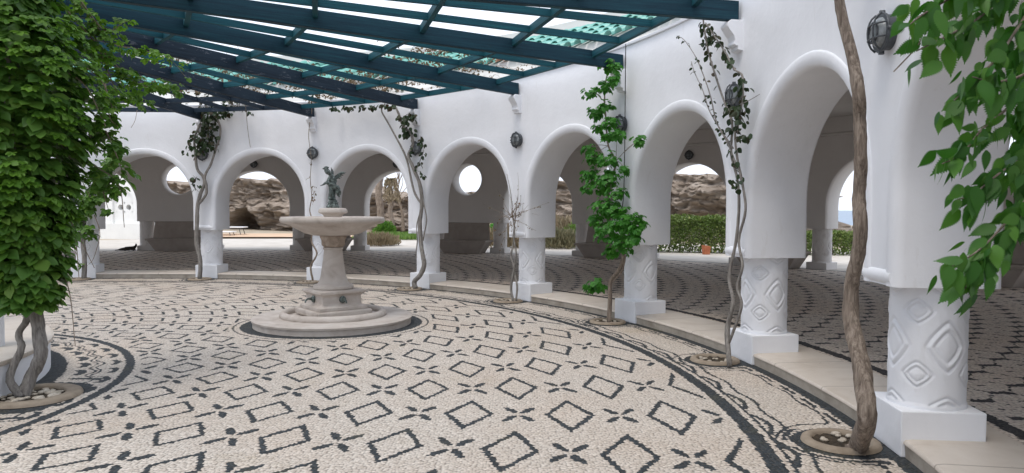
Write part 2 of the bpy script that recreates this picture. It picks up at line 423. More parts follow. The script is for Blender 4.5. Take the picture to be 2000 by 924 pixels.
for j, r in enumerate(rr):
    for i in range(n):
        a = rad(i*360/n); x, y = r*math.cos(a), r*math.sin(a)
        z = 0.05
        if j > 1: z += 0.25*(mn.noise(Vector((x*.12, y*.12, 0)))-.1)*min(1, (r-33)/8)
        # the land drops to the sea on the east side
        e = max(0, 1-abs((i*360/n)-28)/26) if i*360/n < 90 else 0
        if r > 36: z -= 2.9*min(1, e*1.7)*min(1, (r-33)/16)
        if r > 90: z = -3.2
        V.append((x, y, z))
for j in range(len(rr)-1):
    for i in range(n): F.append((j*n+i, (j+1)*n+i, (j+1)*n+(i+1) % n, j*n+(i+1) % n))
b = MB(); b.add(V, F); b.build('land_ground', M_land, kind='structure', smooth=True)
b = MB(); b.add([(-9000, -9000, -2.4), (9000, -9000, -2.4), (9000, 9000, -2.4), (-9000, 9000, -2.4)], [(0, 1, 2, 3)])
b.build('sea_water', M_sea, kind='structure')
b = MB(); pts = [(-12.712, 29.007, 0.130), (-0.030, 30.074, 0.130), (-0.564, 35.282, 0.130), (-16.618, 33.731, 0.130)]
b = MB(); b.add([(p[0], p[1], 0.13) for p in pts], [(0, 1, 2, 3)]); b.build('sand_strip', M_sand, kind='structure')

# ------------------------------------------------------------------ the rotunda
rot = thing('arcade_building', 'white round arcaded gallery with carved stub columns and green tiled roof', 'building', (0, 0, 0))
def sweep_cell(mb, a_mid, half_w, zb, zt, path, r_in, r_out, prof, ref, nst=5):
    """wall cell with one opening. path: list of (s,z, ns,nz) opening outline points with outward normals;
       prof: list of (offset, r) from the inner flat face through the opening to the outer face"""
    ks = len(prof); V = []; F = []
    def P(s, z, r): a = a_mid+s/ref; return (r*math.cos(a), r*math.sin(a), z)
    def border(s, z, ns, nz):
        # ray from the outline to the cell rectangle
        t = 1e9
        if ns > 1e-6: t = min(t, (half_w-s)/ns)
        if ns < -1e-6: t = min(t, (-half_w-s)/ns)
        if nz > 1e-6: t = min(t, (zt-z)/nz)
        if nz < -1e-6: t = min(t, (zb-z)/nz)
        return s+ns*t, z+nz*t
    m = 0
    for (s, z, ns, nz) in path:
        row = []
        bs, bz = border(s, z, ns, nz)
        o0 = prof[0][0]; s0, z0 = s+ns*o0, z+nz*o0
        if (bs-s)*ns+(bz-z)*nz < o0: s0, z0 = bs, bz
        for q in range(nst):
            t = q/nst; row.append(P(bs+(s0-bs)*t, bz+(z0-bz)*t, prof[0][1]))
        for (o, r) in prof:
            sx, zx = s+ns*o, z+nz*o
            if (bs-s)*ns+(bz-z)*nz < o: sx, zx = bs, bz
            row.append(P(sx, zx, r))
        o1 = prof[-1][0]; s1, z1 = s+ns*o1, z+nz*o1
        if (bs-s)*ns+(bz-z)*nz < o1: s1, z1 = bs, bz
        for q in range(1, nst+1):
            t = q/nst; row.append(P(s1+(bs-s1)*t, z1+(bz-z1)*t, prof[-1][1]))
        m = len(row); V.extend(row)
    for i in range(len(path)-1):
        for k in range(m-1): F.append((i*m+k, (i+1)*m+k, (i+1)*m+k+1, i*m+k+1))
    mb.add(V, F)
def arch_path(hw, zs, zb, half_w, zt, nleg=6, narc=28):
    out = []
    for i in range(nleg): out.append((hw, zb+(zs-zb)*i/nleg, 1, 0))
    angs = [pi*i/narc for i in range(narc+1)]
    ca = math.atan2(zt-zs, half_w); angs += [ca, pi-ca]; angs = sorted(set(angs))
    for a in angs: out.append((hw*math.cos(a), zs+hw*math.sin(a), math.cos(a), math.sin(a)))
    for i in range(nleg, -1, -1): 
        if i < nleg: out.append((-hw, zb+(zs-zb)*i/nleg, -1, 0))
    return out
WR0, WR1 = 10.10, 10.72
prof_in = [(0.15, WR0), (0.135, WR0-0.002), (0.130, WR0-0.008), (0.115, WR0-0.013), (0.085, WR0-0.016), (0.050, WR0-0.012), (0.024, WR0+0.001), (0.007, WR0+0.022), (0, WR0+0.055),
           (0, WR1-0.03), (0.004, WR1-0.012), (0.015, WR1-0.002), (0.05, WR1)]
ref = WR0; half = ref*rad(STEP)/2; hw = 1.06; WZB, WZT, WZS = 1.07, 3.76, 1.66
PIERS = list(range(-3, 13))      # index 1 is the nearest pier on the right, 8 the farthest left
wallb = MB()
path = arch_path(hw, WZS, WZB, half, WZT)
for k in PIERS[:-1]:
    am = rad(PH+(k-1)*STEP+STEP/2)
    sweep_cell(wallb, am, half, WZB, WZT, path, WR0, WR1, prof_in, ref)
# undersides, top and the bead along the foot of each wall block
a0 = PH+(PIERS[0]-1)*STEP; a1 = PH+(PIERS[-1]-1)*STEP
def ring_strip(mb, prof, a0, a1, step=1.25, close=False):
    n = max(1, int(round((a1-a0)/step))); V = []; F = []; m = len(prof)
    for i in range(n+1):
        a = a0+(a1-a0)*i/n
        for r, z in prof: V.append(az(a, r, z))
    for i in range(n):
        for k in range(m-1): F.append((i*m+k, i*m+k+1, (i+1)*m+k+1, (i+1)*m+k))
        if close: F.append((i*m+m-1, i*m, (i+1)*m, (i+1)*m+m-1))
    if close: F.append(tuple(range(m))[::-1]); F.append(tuple(n*m+k for k in range(m)))
    mb.add(V, F)
da = math.degrees(hw/ref); 
for k in PIERS:
    ac = PH+(k-1)*STEP; ha = STEP/2-da
    lo, hi = ac-ha, ac+ha
    if k == PIERS[0]: lo = ac
    if k == PIERS[-1]: hi = ac
    ring_strip(wallb, [(WR0+0.05, WZB+0.001), (WR1-0.03, WZB+0.001)], lo+.0, hi-.0, 0.4)
    # horizontal bead
    n = 9; c_r, c_z = WR0+0.03, WZB+0.055
    pr_ = [(WR0+0.06, WZB-0.002)]+[(c_r-0.055*math.cos(t)*1.0, c_z+0.055*math.sin(t)) for t in np.linspace(-pi/2, pi/2, n)]+[(WR0+0.06, WZB+0.112)]
    ring_strip(wallb, pr_, lo+0.30, hi-0.30, 0.4, True)
ring_strip(wallb, [(WR0, WZT), (WR0-0.03, WZT+0.002), (WR0-0.035, WZT+0.03), (WR0-0.005, WZT+0.045), (WR1+0.02, WZT+0.06)], a0, a1)
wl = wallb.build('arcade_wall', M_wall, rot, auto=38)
# columns with carved relief
def carved_shaft(R, z0, z1, nth=160, nz=96):
    V = []; F = []; H = z1-z0
    def dm(x, z, a, b, p=1.25): return ((abs(x)/a)**p+(abs(z)/b)**p)**(1/p)
    for j in range(nz+1):
        z = z0+H*j/nz; t = (z-z0)/H
        for i in range(nth):
            th = 2*pi*i/nth; g = 0
            for base, zs, a, b in ((0, (0.52,), 0.125, 0.155), (pi/4, (0.29, 0.80), 0.088, 0.078), (0, (0.01, 1.03), 0.13, 0.085)):
                per = pi/2; x = ((th-base+per/2) % per-per/2)*R
                for zc in zs:
                    d = dm(x, z-(z0+zc*H), a, b)
                    g += 0.0115*math.exp(-((d-1.0)/0.078)**2)+0.0095*math.exp(-((d-0.62)/0.07)**2)-0.005*math.exp(-((d-0.80)/0.09)**2)
                    if d < 0.5: g -= 0.004*(0.5-d)/0.5
            r = R-g
            if t < 0.045: r = R+0.006
            r += 0.003*mn.noise(Vector((math.cos(th)*4, math.sin(th)*4, z*5)))
            V.append((r*math.cos(th), r*math.sin(th), z))
    for j in range(nz):
        for i in range(nth): F.append((j*nth+i, j*nth+(i+1) % nth, (j+1)*nth+(i+1) % nth, (j+1)*nth+i))
    b = MB(); b.add(V, F); return b
PZ = 0.293
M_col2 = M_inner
proto_c = carved_shaft(0.226, PZ-0.01, 1.075).build('column', M_wall, rot, smooth=True, local=True)
pb = MB(); pb.box((-0.006, 0, PZ/2), (0.508, 0.504, PZ)); proto_p = pb.build('plinth', M_wall, proto_c, local=True, bevel=0.008)
cr_ = R0+0.25
first = True
def put_column(r, a, plinth_z=0.0, twist=0.0):
    global first
    if first: c, p = proto_c, proto_p; first = False
    else:
        c = proto_c.copy(); link(c, rot); p = proto_p.copy(); link(p, c)
    c.location = az(a, r, plinth_z); c.rotation_euler = (0, 0, rad(a)+twist); p.rotation_euler = (0, 0, -twist)
    return c
for k in PIERS: put_column(cr_, PH+(k-1)*STEP, 0, rad(6+k*0.0))
proto_c2 = carved_shaft(0.226, PZ-0.01, 1.115).build('column', M_inner, rot, smooth=True, local=True)  # same white paint as inner columns; greyer plaster puts gallery shade into the colour
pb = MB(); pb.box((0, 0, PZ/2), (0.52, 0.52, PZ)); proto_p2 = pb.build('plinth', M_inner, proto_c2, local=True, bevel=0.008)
# corbels
def corbel_mesh():
    b = MB(); pr2 = [(0.02, 0), (-0.13, 0), (-0.17, -0.035), (-0.17, -0.06), (-0.145, -0.095), (-0.10, -0.145), (-0.085, -0.19), (-0.095, -0.225), (-0.075, -0.24), (-0.055, -0.24), (-0.055, -0.275), (0.02, -0.285)]
    pr2 = [(x, z*1.08) for x, z in pr2]
    V = [(x, -0.075, z) for x, z in pr2]+[(x, 0.075, z) for x, z in pr2]; n = len(pr2)
    b.add(V, [tuple(range(n)), tuple(range(2*n-1, n-1, -1))]+[(i, i+n, (i+1) % n+n, (i+1) % n) for i in range(n)]); return b
cp = None
for k in PIERS:
    if cp is None: cp = corbel_mesh().build('corbel', M_wall, rot, local=True, bevel=0.004); c = cp
    else: c = cp.copy(); link(c, rot)
    a = PH+(k-1)*STEP; c.location = az(a, WR0, 3.455); c.rotation_euler = (0, 0, rad(a))

# outer wall of the gallery: arches alternate with solid bays; every second solid bay has a round window
OR0, OR1 = 19.0, 19.62; OZB, OZT = 1.10, 4.1
aw = 4.35; hwa = OR0*rad(aw); hww = OR0*rad(7.5-aw)
prof_o = [(0.06, OR0), (0.03, OR0+0.004), (0.008, OR0+0.03), (0, OR0+0.08), (0, OR1-0.08), (0.03, OR1-0.01), (0.06, OR1)]
patha = arch_path(1.17, 1.66, OZB, hwa, OZT)
ob = MB(); ocs = []
AR = [93.6+15*i for i in range(-9, 4)]
for a in AR:
    sweep_cell(ob, rad(a), hwa, OZB, OZT, patha, OR0, OR1, prof_o, OR0, 3)
WB = [86.1+15*i for i in range(-9, 5)]
OCU = [26.1, 56.1, 71.1, 101.1]
prof_w = [(0.10, OR0), (0.095, OR0-0.014), (0.05, OR0-0.018), (0.03, OR0-0.012), (0.012, OR0+0.02), (0, OR0+0.07), (0, OR1-0.05), (0.05, OR1)]
ca = math.atan2(OZT-2.52, hww); cb_ = math.atan2(2.52-OZB, hww)
angs = sorted(set([2*pi*i/40 for i in range(41)]+[ca, pi-ca, pi+cb_, 2*pi-cb_]))
patho = [(0.50*math.cos(t), 2.52+0.50*math.sin(t), math.cos(t), math.sin(t)) for t in angs]
for a in WB:
    if any(abs(a-o) < 1 for o in OCU): sweep_cell(ob, rad(a), hww, OZB, OZT, patho, OR0, OR1, prof_w, OR0, 3)
    else: ring_strip(ob, [(OR1, OZB), (OR0, OZB), (OR0, OZT), (OR1, OZT), (OR1, OZB)], a-(7.5-aw), a+(7.5-aw))
da2 = math.degrees(1.17/OR0)
for a in AR:
    for s_ in (-1, 1):
        lo, hi = sorted((a+s_*da2, a+s_*aw)); ring_strip(ob, [(OR0+0.02, OZB), (OR1-0.02, OZB)], lo, hi, 0.6)
for a in WB: ring_strip(ob, [(OR0+0.01, OZB-0.001), (OR1-0.01, OZB-0.001)], a-(7.5-aw), a+(7.5-aw), 0.6)
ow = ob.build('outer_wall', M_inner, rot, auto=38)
for a in AR:
    for s_ in (-1, 1):
        if a == AR[0] and s_ == -1: c, p = proto_c2, proto_p2
        else: c = proto_c2.copy(); link(c, rot); p = proto_p2.copy(); link(p, c)
        c.location = az(a+s_*4.30, OR0+0.30, FZ-0.13); c.rotation_euler = (0, 0, rad(a+s_*4.3)+rad(6)); p.rotation_euler = (0, 0, -rad(6))
# cornice ledge, ceiling, roof
A0, A1 = AR[0]-aw-0, AR[-1]+aw
b = MB(); ring_strip(b, [(OR0+0.01, 3.30), (OR0-0.05, 3.31), (OR0-0.06, 3.345), (OR0-0.04, 3.37), (OR0+0.01, 3.39)], A0, A1); b.build('cornice', M_inner, rot, auto=40)
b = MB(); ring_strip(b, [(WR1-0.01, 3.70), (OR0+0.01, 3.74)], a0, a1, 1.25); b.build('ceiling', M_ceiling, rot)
M_roofw = plaster('roof_plaster', (0.60, 0.59, 0.57))
b = MB(); ring_strip(b, [(WR0-0.005, WZT+0.045), (WR1-.1, WZT+0.07), (10.80, 3.93), (10.84, 4.02), (11.22, 4.28), (11.26, 4.40), (12.85, 5.18), (12.86, 5.20), (12.9, 5.44), (13.1, 5.47), (14.6, 5.47), (19.9, 4.35), (19.9, 4.1), (OR1-.02, 4.1)], a0, a1, 1.25)
b.build('roof', M_roofw, rot, auto=30)
# green barrel tiles
def tile_strip():
    b = MB(); nL = 4; L0, L1 = 11.14, 12.86; rows = []
    sl = (5.18-4.40)/(12.85-11.26); n = 8
    for t in range(nL):
        x0 = L0+(L1-L0)*t/nL; x1 = L0+(L1-L0)*(t+1.12)/nL
        for (x, rr_, up) in ((x0, 0.108, 0.035), (x1, 0.088, 0.0)):
            zc = 4.40+sl*(x-11.26)+up
            for q in range(n+1):
                an = pi*q/n; b.v.append((x, rr_*math.cos(an), zc+rr_*math.sin(an)*0.95+0.02))
            for q in range(n+1):
                an = pi*q/n; b.v.append((x, (rr_-0.014)*math.cos(an), zc+(rr_-0.014)*math.sin(an)*0.95+0.02))
        base = t*4*(n+1)
        A, B, Cc, D = base, base+(n+1), base+2*(n+1), base+3*(n+1)
        for q in range(n):
            b.f.append((A+q, A+q+1, Cc+q+1, Cc+q)); b.f.append((B+q+1, B+q, D+q, D+q+1)); b.f.append((A+q+1, A+q, B+q, B+q+1))
    return b
m, nt, bb = new_mat('green_glazed_tile', 0.35, 0.5)
g = nt.nodes.new('ShaderNodeNewGeometry'); v = coords(nt)
c = ramp(nt, noise(nt, v, 6, 5), [(0.3, (0.10, 0.32, 0.27)), (0.6, (0.17, 0.44, 0.38)), (0.8, (0.28, 0.54, 0.48))])
c = mix(nt, E(nt, g.outputs['Random Per Island']).gt(0.985)*0.8, c, (0.60, 0.22, 0.12))
nt.links.new(c, bb.inputs['Base Color']); M_tile = m
ts = tile_strip(); tm = MB()
na = 0; ta = 2.0
while ta < 118:
    ca_, sa_ = math.cos(rad(ta)), math.sin(rad(ta)); tm.add([(x*ca_-y*sa_, x*sa_+y*ca_, z) for x, y, z in ts.v], ts.f); ta += math.degrees(0.27/12.0)
tm.build('roof_tiles', M_tile, rot, smooth=True)

# ------------------------------------------------------------------ benches of the gallery
def bench_parts(root=None):
    b = MB()
    def prism(y_pairs, x_prof):  # x_prof rows: (z, x_front, x_back, halfwidth)
        V = []; 
        for z, xf, xb, h in x_prof: V += [(xf, -h, z), (xf, h, z), (xb, h, z), (xb, -h, z)]
        F = [(3, 2, 1, 0)]
        for k in range(len(x_prof)-1):
            for i in range(4): F.append((k*4+i, k*4+(i+1) % 4, (k+1)*4+(i+1) % 4, (k+1)*4+i))
        F.append(tuple((len(x_prof)-1)*4+i for i in range(4))); b.add(V, F)
    prism(None, [(0, -0.42, 0.14, 0.62), (0.36, -0.52, 0.14, 0.86)])
    seat = b; b2 = MB(); b = b2
    prism(None, [(0.362, -0.56, 0.14, 0.90), (0.425, -0.57, 0.14, 0.91)])
    b3 = MB(); b = b3
    prism(None, [(0.427, -0.02, 0.14, 0.80), (0.94, 0.07, 0.16, 0.76), (0.985, 0.06, 0.17, 0.78)])
    return seat, b2, b3
benches = {101.1: 'dark stone bench against the gallery wall beneath the leftmost round window', 86.1: 'stone bench in the gallery hidden in part behind the fountain stem',
           71.1: 'stone bench below the round window seen through the arch right of the fountain', 56.1: 'stone bench beside the green climbing vine, seen through the middle arch',
           41.1: 'stone gallery bench mostly hidden behind the vine with dark leaves', 26.1: 'stone bench at the right edge behind the hanging green branch'}
bp = None
for a, lab in benches.items():
    t = thing('stone_bench', lab, 'bench', az(a, OR0-0.06, FZ-0.004), rad(a), 'stone benches along the gallery wall')
    if bp is None:
        s1, s2, s3 = bench_parts()
        bp = [s1.build('base', M_bench, t, local=True, bevel=0.012), s2.build('seat', M_bench, t, local=True, bevel=0.012), s3.build('backrest', M_bench, t, local=True, bevel=0.012)]
    else:
        for o in bp: c = o.copy(); link(c, t)

# ------------------------------------------------------------------ pergola
CP = Vector((0.87, -0.25, 0))
perg = thing('pergola', 'petrol blue timber pergola with radiating beams over the courtyard', 'pergola', (CP.x, CP.y, 0))
BZ = 3.455; SL = 0.012
def beam_line(k, frac=0.0):
    a = rad(PH+(k-1+frac)*STEP); A = Vector((10.085*math.cos(a), 10.085*math.sin(a), 0)); d = (CP-A); L = d.length; d.normalize(); return A, d, L
def on_beam(k, s, frac=0.0, dz=0.0):
    A, d, L = beam_line(k, frac); p = A+d*s; return Vector((p.x, p.y, BZ+SL*s+dz))
dark_beams = (5, 6, 7, 8, 9)
BK = range(-1, 11)
for k in BK:
    A, d, L = beam_line(k); b = MB(); b.beam(on_beam(k, 0.02), on_beam(k, L-2.3), 0.085, 0.195)
    b.build('beam', M_timber_d if k in dark_beams else M_timber, perg, bevel=0.006)
PD = [0.50, 1.70, 2.92, 4.15, 5.38, 6.6]
for k in list(BK)[:-1]:
    for f in (1/3, 2/3):
        A, d, L = beam_line(k, f); s0 = 0.50+0.09
        b = MB(); q0, q1 = on_beam(k, PD[0]-0.0, 0, .108), on_beam(k+1, PD[0], 0, .108); st_ = q0.lerp(q1, f)
        e0, e1 = on_beam(k, 7.3, 0, .108), on_beam(k+1, 7.3, 0, .108)
        b.beam(st_-Vector((0, 0, .002)), e0.lerp(e1, f)-Vector((0, 0, .002)), 0.042, 0.078)
        b.build('rafter', M_timber_d if k in (7, 8, 9, 6) else M_teal, perg)
    for s in PD:
        b = MB(); p0, p1 = on_beam(k, s, 0, 0.103), on_beam(k+1, s, 0, 0.103); dd = (p1-p0).normalized()*0.042
        b.beam(p0+dd, p1-dd, 0.058, 0.086); b.build('purlin', M_timber_d if k in (6, 7, 8, 9) else M_teal, perg)
# centre posts and ring carrying the inner ends
for i in range(8):
    a = i*45+22; b = MB(); c0 = (CP.x+2.35*math.cos(rad(a)), CP.y+2.35*math.sin(rad(a)), 0.33)
    b.lathe([(0.13, 0), (0.13, 3.12)], 20, c0); b.build('post', M_wall, perg, auto=40)
b = MB()
V = []; F = []; n = 32
for i in range(n):
    a = 2*pi*i/n
    for r, z in ((2.25, 3.45), (2.45, 3.45), (2.45, 3.54), (2.25, 3.54)): V.append((CP.x+r*math.cos(a), CP.y+r*math.sin(a), z))
for i in range(n):
    for q in range(4): F.append((i*4+q, i*4+(q+1) % 4, ((i+1) % n)*4+(q+1) % 4, ((i+1) % n)*4+q))
b.add(V, F); b.build('ring_beam', M_timber, perg)

# central round base
cb2 = thing('round_plinth', 'white round base with a beige stone top beside the big green creeper', 'plinth', (0.874, -0.044, 0))
b = MB(); b.lathe([(2.66, 0), (2.66, 0.27)], 96, (0.874, -0.044, 0)); b.build('wall', M_wall, cb2, auto=40)
b = MB(); b.lathe([(2.60, 0.27), (2.675, 0.272), (2.69, 0.29), (2.69, 0.315), (2.66, 0.33), (0.3, 0.335)], 96, (0.874, -0.044, 0)); b.build('top_slab', M_marble, cb2, auto=40)

# ------------------------------------------------------------------ fountain
FC = (5.24, 4.02, 0); FA = rad(38.4)
fo = thing('fountain', 'beige limestone pedestal fountain with wide shallow bowl on round base', 'fountain', FC)
b = MB(); b.lathe([(1.035, 0), (1.035, 0.068), (1.05, 0.073), (1.055, 0.098), (1.04, 0.108), (0.55, 0.112)], 96, FC); b.build('base_slab', M_stone, fo, auto=35)
b = MB()
V = []; F = []; n = 96; mth = 12
for i in range(n):
    a = 2*pi*i/n
    for q in range(mth):
        t = 2*pi*q/mth; r = 0.655+0.050*math.cos(t); z = 0.135+0.052*math.sin(t); V.append((FC[0]+r*math.cos(a), FC[1]+r*math.sin(a), z))
for i in range(n):
    for q in range(mth): F.append((i*mth+q, ((i+1) % n)*mth+q, ((i+1) % n)*mth+(q+1) % mth, i*mth+(q+1) % mth))
b.add(V, F); b.build('rim', M_stone, fo, smooth=True)
b = MB(); b.box((FC[0], FC[1], 0.165), (0.775, 0.775, 0.09), FA); b.build('lower_plinth', M_stone, fo, bevel=0.02)
def sq_lathe(b, prof, c, ang):
    V = []; F = []
    for h, z in prof:
        for sx, sy in ((-1, -1), (1, -1), (1, 1), (-1, 1)):
            x, y = sx*h, sy*h; V.append((c[0]+x*math.cos(ang)-y*math.sin(ang), c[1]+x*math.sin(ang)+y*math.cos(ang), z))
    for k in range(len(prof)-1):
        for i in range(4): F.append((k*4+i, k*4+(i+1) % 4, (k+1)*4+(i+1) % 4, (k+1)*4+i))
    F.append((3, 2, 1, 0)); F.append(tuple((len(prof)-1)*4+i for i in range(4))); b.add(V, F)
b = MB(); sq_lathe(b, [(0.335, 0.212), (0.335, 0.255), (0.31, 0.265), (0.285, 0.275), (0.275, 0.30), (0.272, 0.385), (0.285, 0.41), (0.31, 0.425), (0.318, 0.43), (0.318, 0.462), (0.28, 0.47)], FC, FA); blk = b.build('spout_block', M_stone, fo, bevel=0.006)
b = MB(); b.lathe([(0.252, 0.47), (0.265, 0.485), (0.265, 0.515), (0.248, 0.53), (0.212, 0.54), (0.190, 0.57), (0.170, 0.63), (0.155, 0.72), (0.140, 0.83), (0.126, 0.94), (0.120, 1.0), (0.134, 1.005), (0.134, 1.025), (0.122, 1.03)], 64, FC); b.build('stem', M_stone, fo, auto=35)
b = MB(); b.lathe([(0.125, 1.03), (0.145, 1.045), (0.162, 1.06), (0.165, 1.12), (0.178, 1.15), (0.188, 1.165), (0.188, 1.185)], 8, FC, FA); b.build('capital', M_stone_d, fo, auto=25)
BR = 0.70
b = MB()
V = []; F = []; n = 96
pf = [(0.15, 1.187), (0.26, 1.192), (0.36, 1.218), (0.46, 1.272), (0.55, 1.325), (0.60, 1.345), (0.635, 1.352), (0.665, 1.358), (0.682, 1.372), (0.688, 1.395), (0.683, 1.42), (0.67, 1.436), (0.62, 1.44), (0.60, 1.425), (0.5, 1.37), (0.3, 1.32), (0.0, 1.30)]
for r, z in pf:
    for i in range(n):
        a = 2*pi*i/n; rr2 = r
        if 0.25 < r < 0.64 and z < 1.36: rr2 = r*(1+0.025*abs(math.cos(6*a)))
        V.append((FC[0]+rr2*math.cos(a), FC[1]+rr2*math.sin(a), z))
for k in range(len(pf)-1):
    for i in range(n): F.append((k*n+i, k*n+(i+1) % n, (k+1)*n+(i+1) % n, (k+1)*n+i))
b.add(V, F); b.build('bowl', M_stone, fo, auto=40)
b = MB(); b.lathe([(0.10, 1.30), (0.105, 1.42), (0.125, 1.455), (0.145, 1.475), (0.18, 1.485), (0.192, 1.498), (0.192, 1.515), (0.182, 1.54), (0.16, 1.556), (0.0, 1.56)], 56, FC); b.build('cap', M_stone, fo, auto=40)
for q in range(4):
    a = FA+q*pi/2; nx, ny = math.cos(a), math.sin(a); tx, ty = -ny, nx
    base = Vector((FC[0]+nx*0.272, FC[1]+ny*0.272, 0.35)); nn = Vector((nx, ny, 0))
    b = MB(); pts = [base, base+nn*0.02, base+nn*0.035]; b.tube(pts, [0.045, 0.047, 0.03], 16)
    rz = b.build('spout', M_bronze, fo, auto=40)
    b = MB(); b.tube(spline([base+nn*0.03, base+nn*0.08+Vector((0, 0, 0.008)), base+nn*0.115+Vector((0, 0, -0.012)), base+nn*0.125+Vector((0, 0, -0.04))], 4), lerp_list([0.02, 0.013, 0.012, 0.011], 13), 10); b.build('pipe', M_bronze, rz, smooth=True)
# bronze cherub
def skin_body(name, verts, edges, radii, mat, parent, sub=2, root=0):
    me = bpy.data.meshes.new(name); me.from_pydata(verts, edges, []); ob = bpy.data.objects.new(name, me); link(ob, parent)
    sm = ob.modifiers.new('skin', 'SKIN'); sm.use_smooth_shade = True
    if not me.skin_vertices: me.skin_vertices.new()
    for i, r in enumerate(radii):
        rx = r if hasattr(r, '__len__') else (r, r)
        me.skin_vertices[0].data[i].radius = rx
    me.skin_vertices[0].data[root].use_root = True
    ss = ob.modifiers.new('sub', 'SUBSURF'); ss.levels = sub; ss.render_levels = sub
    me.materials.append(mat); return ob
SX = rad(14)   # statue's picture plane turned to face the courtyard side
sta = thing('cherub_statue', 'green bronze winged cherub statue standing on top of the fountain', 'statue', (FC[0], FC[1], 1.558), SX)
b = MB(); b.lathe([(0.088, 0), (0.092, 0.02), (0.075, 0.035), (0.068, 0.06), (0.080, 0.07), (0.062, 0.08), (0.058, 0.105), (0.0, 0.107)], 8, (0, 0, 0), 0.3); b.build('base', M_bronze, sta, local=True, auto=25)
vv = [(0.012, 0, 0.30), (0.0, 0, 0.36), (-0.012, 0, 0.41), (-0.03, -0.004, 0.448), (-0.058, -0.01, 0.480), (-0.088, -0.018, 0.497), (-0.105, -0.024, 0.486),
      (-0.02, -0.02, 0.255), (-0.026, -0.03, 0.20), (-0.03, -0.02, 0.125), (-0.045, -0.045, 0.112),
      (0.038, 0.0, 0.26), (0.058, -0.02, 0.215), (0.072, 0.01, 0.165), (0.088, -0.01, 0.150),
      (-0.045, -0.03, 0.405), (-0.07, -0.055, 0.350), (-0.105, -0.07, 0.315), (-0.13, -0.075, 0.305),
      (0.022, 0.02, 0.405), (0.045, 0.03, 0.355), (0.02, -0.03, 0.33)]
ee = [(0, 1), (1, 2), (2, 3), (3, 4), (4, 5), (5, 6), (0, 7), (7, 8), (8, 9), (9, 10), (0, 11), (11, 12), (12, 13), (13, 14), (2, 15), (15, 16), (16, 17), (17, 18), (2, 19), (19, 20), (20, 21)]
rd = [0.042, 0.038, 0.042, 0.022, 0.042, 0.050, 0.028, 0.029, 0.024, 0.015, 0.012, 0.030, 0.026, 0.017, 0.012, 0.020, 0.016, 0.012, 0.010, 0.020, 0.016, 0.012]
skin_body('figure', vv, ee, rd, M_bronze, sta)
b = MB()
for i in range(26):   # curly hair
    t = random.random()*2*pi; p_ = random.random()*1.2
    c0 = Vector((-0.082+0.045*math.cos(t)*math.sin(p_), -0.012+0.045*math.sin(t)*math.sin(p_), 0.503+0.042*math.cos(p_)))
    b.lathe([(0.001, -0.012), (0.010, -0.006), (0.012, 0), (0.009, 0.008), (0.001, 0.012)], 6, c0, cap=False)
b.build('hair', M_bronze, sta, local=True, smooth=True)
def wing(name, pts_root, tips, wdt):
    b = MB()
    for (r0, t0) in zip(pts_root, tips):
        r0, t0 = Vector(r0), Vector(t0); mid = (r0+t0)/2+Vector((0, 0, 0.018)); P = spline([r0, mid, t0], 4)
        b.tube(P, lerp_list([0.008, wdt, 0.003], len(P)), 6)
    return b.build(name, M_bronze, sta, local=True, smooth=True)
wing('wing', [(0.03, 0.03, 0.425), (0.033, 0.03, 0.415), (0.035, 0.03, 0.405), (0.037, 0.03, 0.395), (0.037, 0.03, 0.385)],
     [(0.175, 0.05, 0.482), (0.165, 0.05, 0.463), (0.14, 0.05, 0.440), (0.12, 0.045, 0.415), (0.10, 0.045, 0.392)], 0.014)
wing('wing', [(-0.005, 0.035, 0.43), (-0.002, 0.035, 0.42), (0.002, 0.035, 0.41)], [(-0.022, 0.07, 0.545), (-0.008, 0.07, 0.530), (0.008, 0.07, 0.50)], 0.010)
b = MB(); b.tube(spline([(0.005, 0.02, 0.10), (-0.002, 0.02, 0.18), (0.004, 0.02, 0.26), (0.012, 0.02, 0.31)], 4), lerp_list([0.04, 0.032, 0.028, 0.03], 13), 10, 0.25, 3)
b.tube(spline([(-0.045, -0.01, 0.11), (-0.04, 0.0, 0.20), (-0.045, 0.0, 0.29)], 4), lerp_list([0.02, 0.014, 0.012], 9), 8, 0.2, 4); b.build('tree_stump', M_bronze, sta, local=True, smooth=True)
b = MB(); b.tube(spline([(-0.165, -0.08, 0.292), (-0.13, -0.08, 0.305), (-0.09, -0.075, 0.33), (-0.055, -0.06, 0.32), (-0.05, -0.05, 0.28)], 4), lerp_list([0.003, 0.009, 0.018, 0.022, 0.006], 17), 8, 0.1, 5); b.build('fish', M_bronze, sta, local=True, smooth=True)
b = MB(); b.tube(spline([(-0.03, -0.04, 0.33), (0.01, -0.045, 0.30), (0.05, -0.03, 0.27), (0.085, 0.0, 0.22), (0.09, 0.01, 0.17)], 4), lerp_list([0.012, 0.024, 0.030, 0.024, 0.01], 17), 8, 0.35, 6); b.build('drapery', M_bronze, sta, local=True, smooth=True)

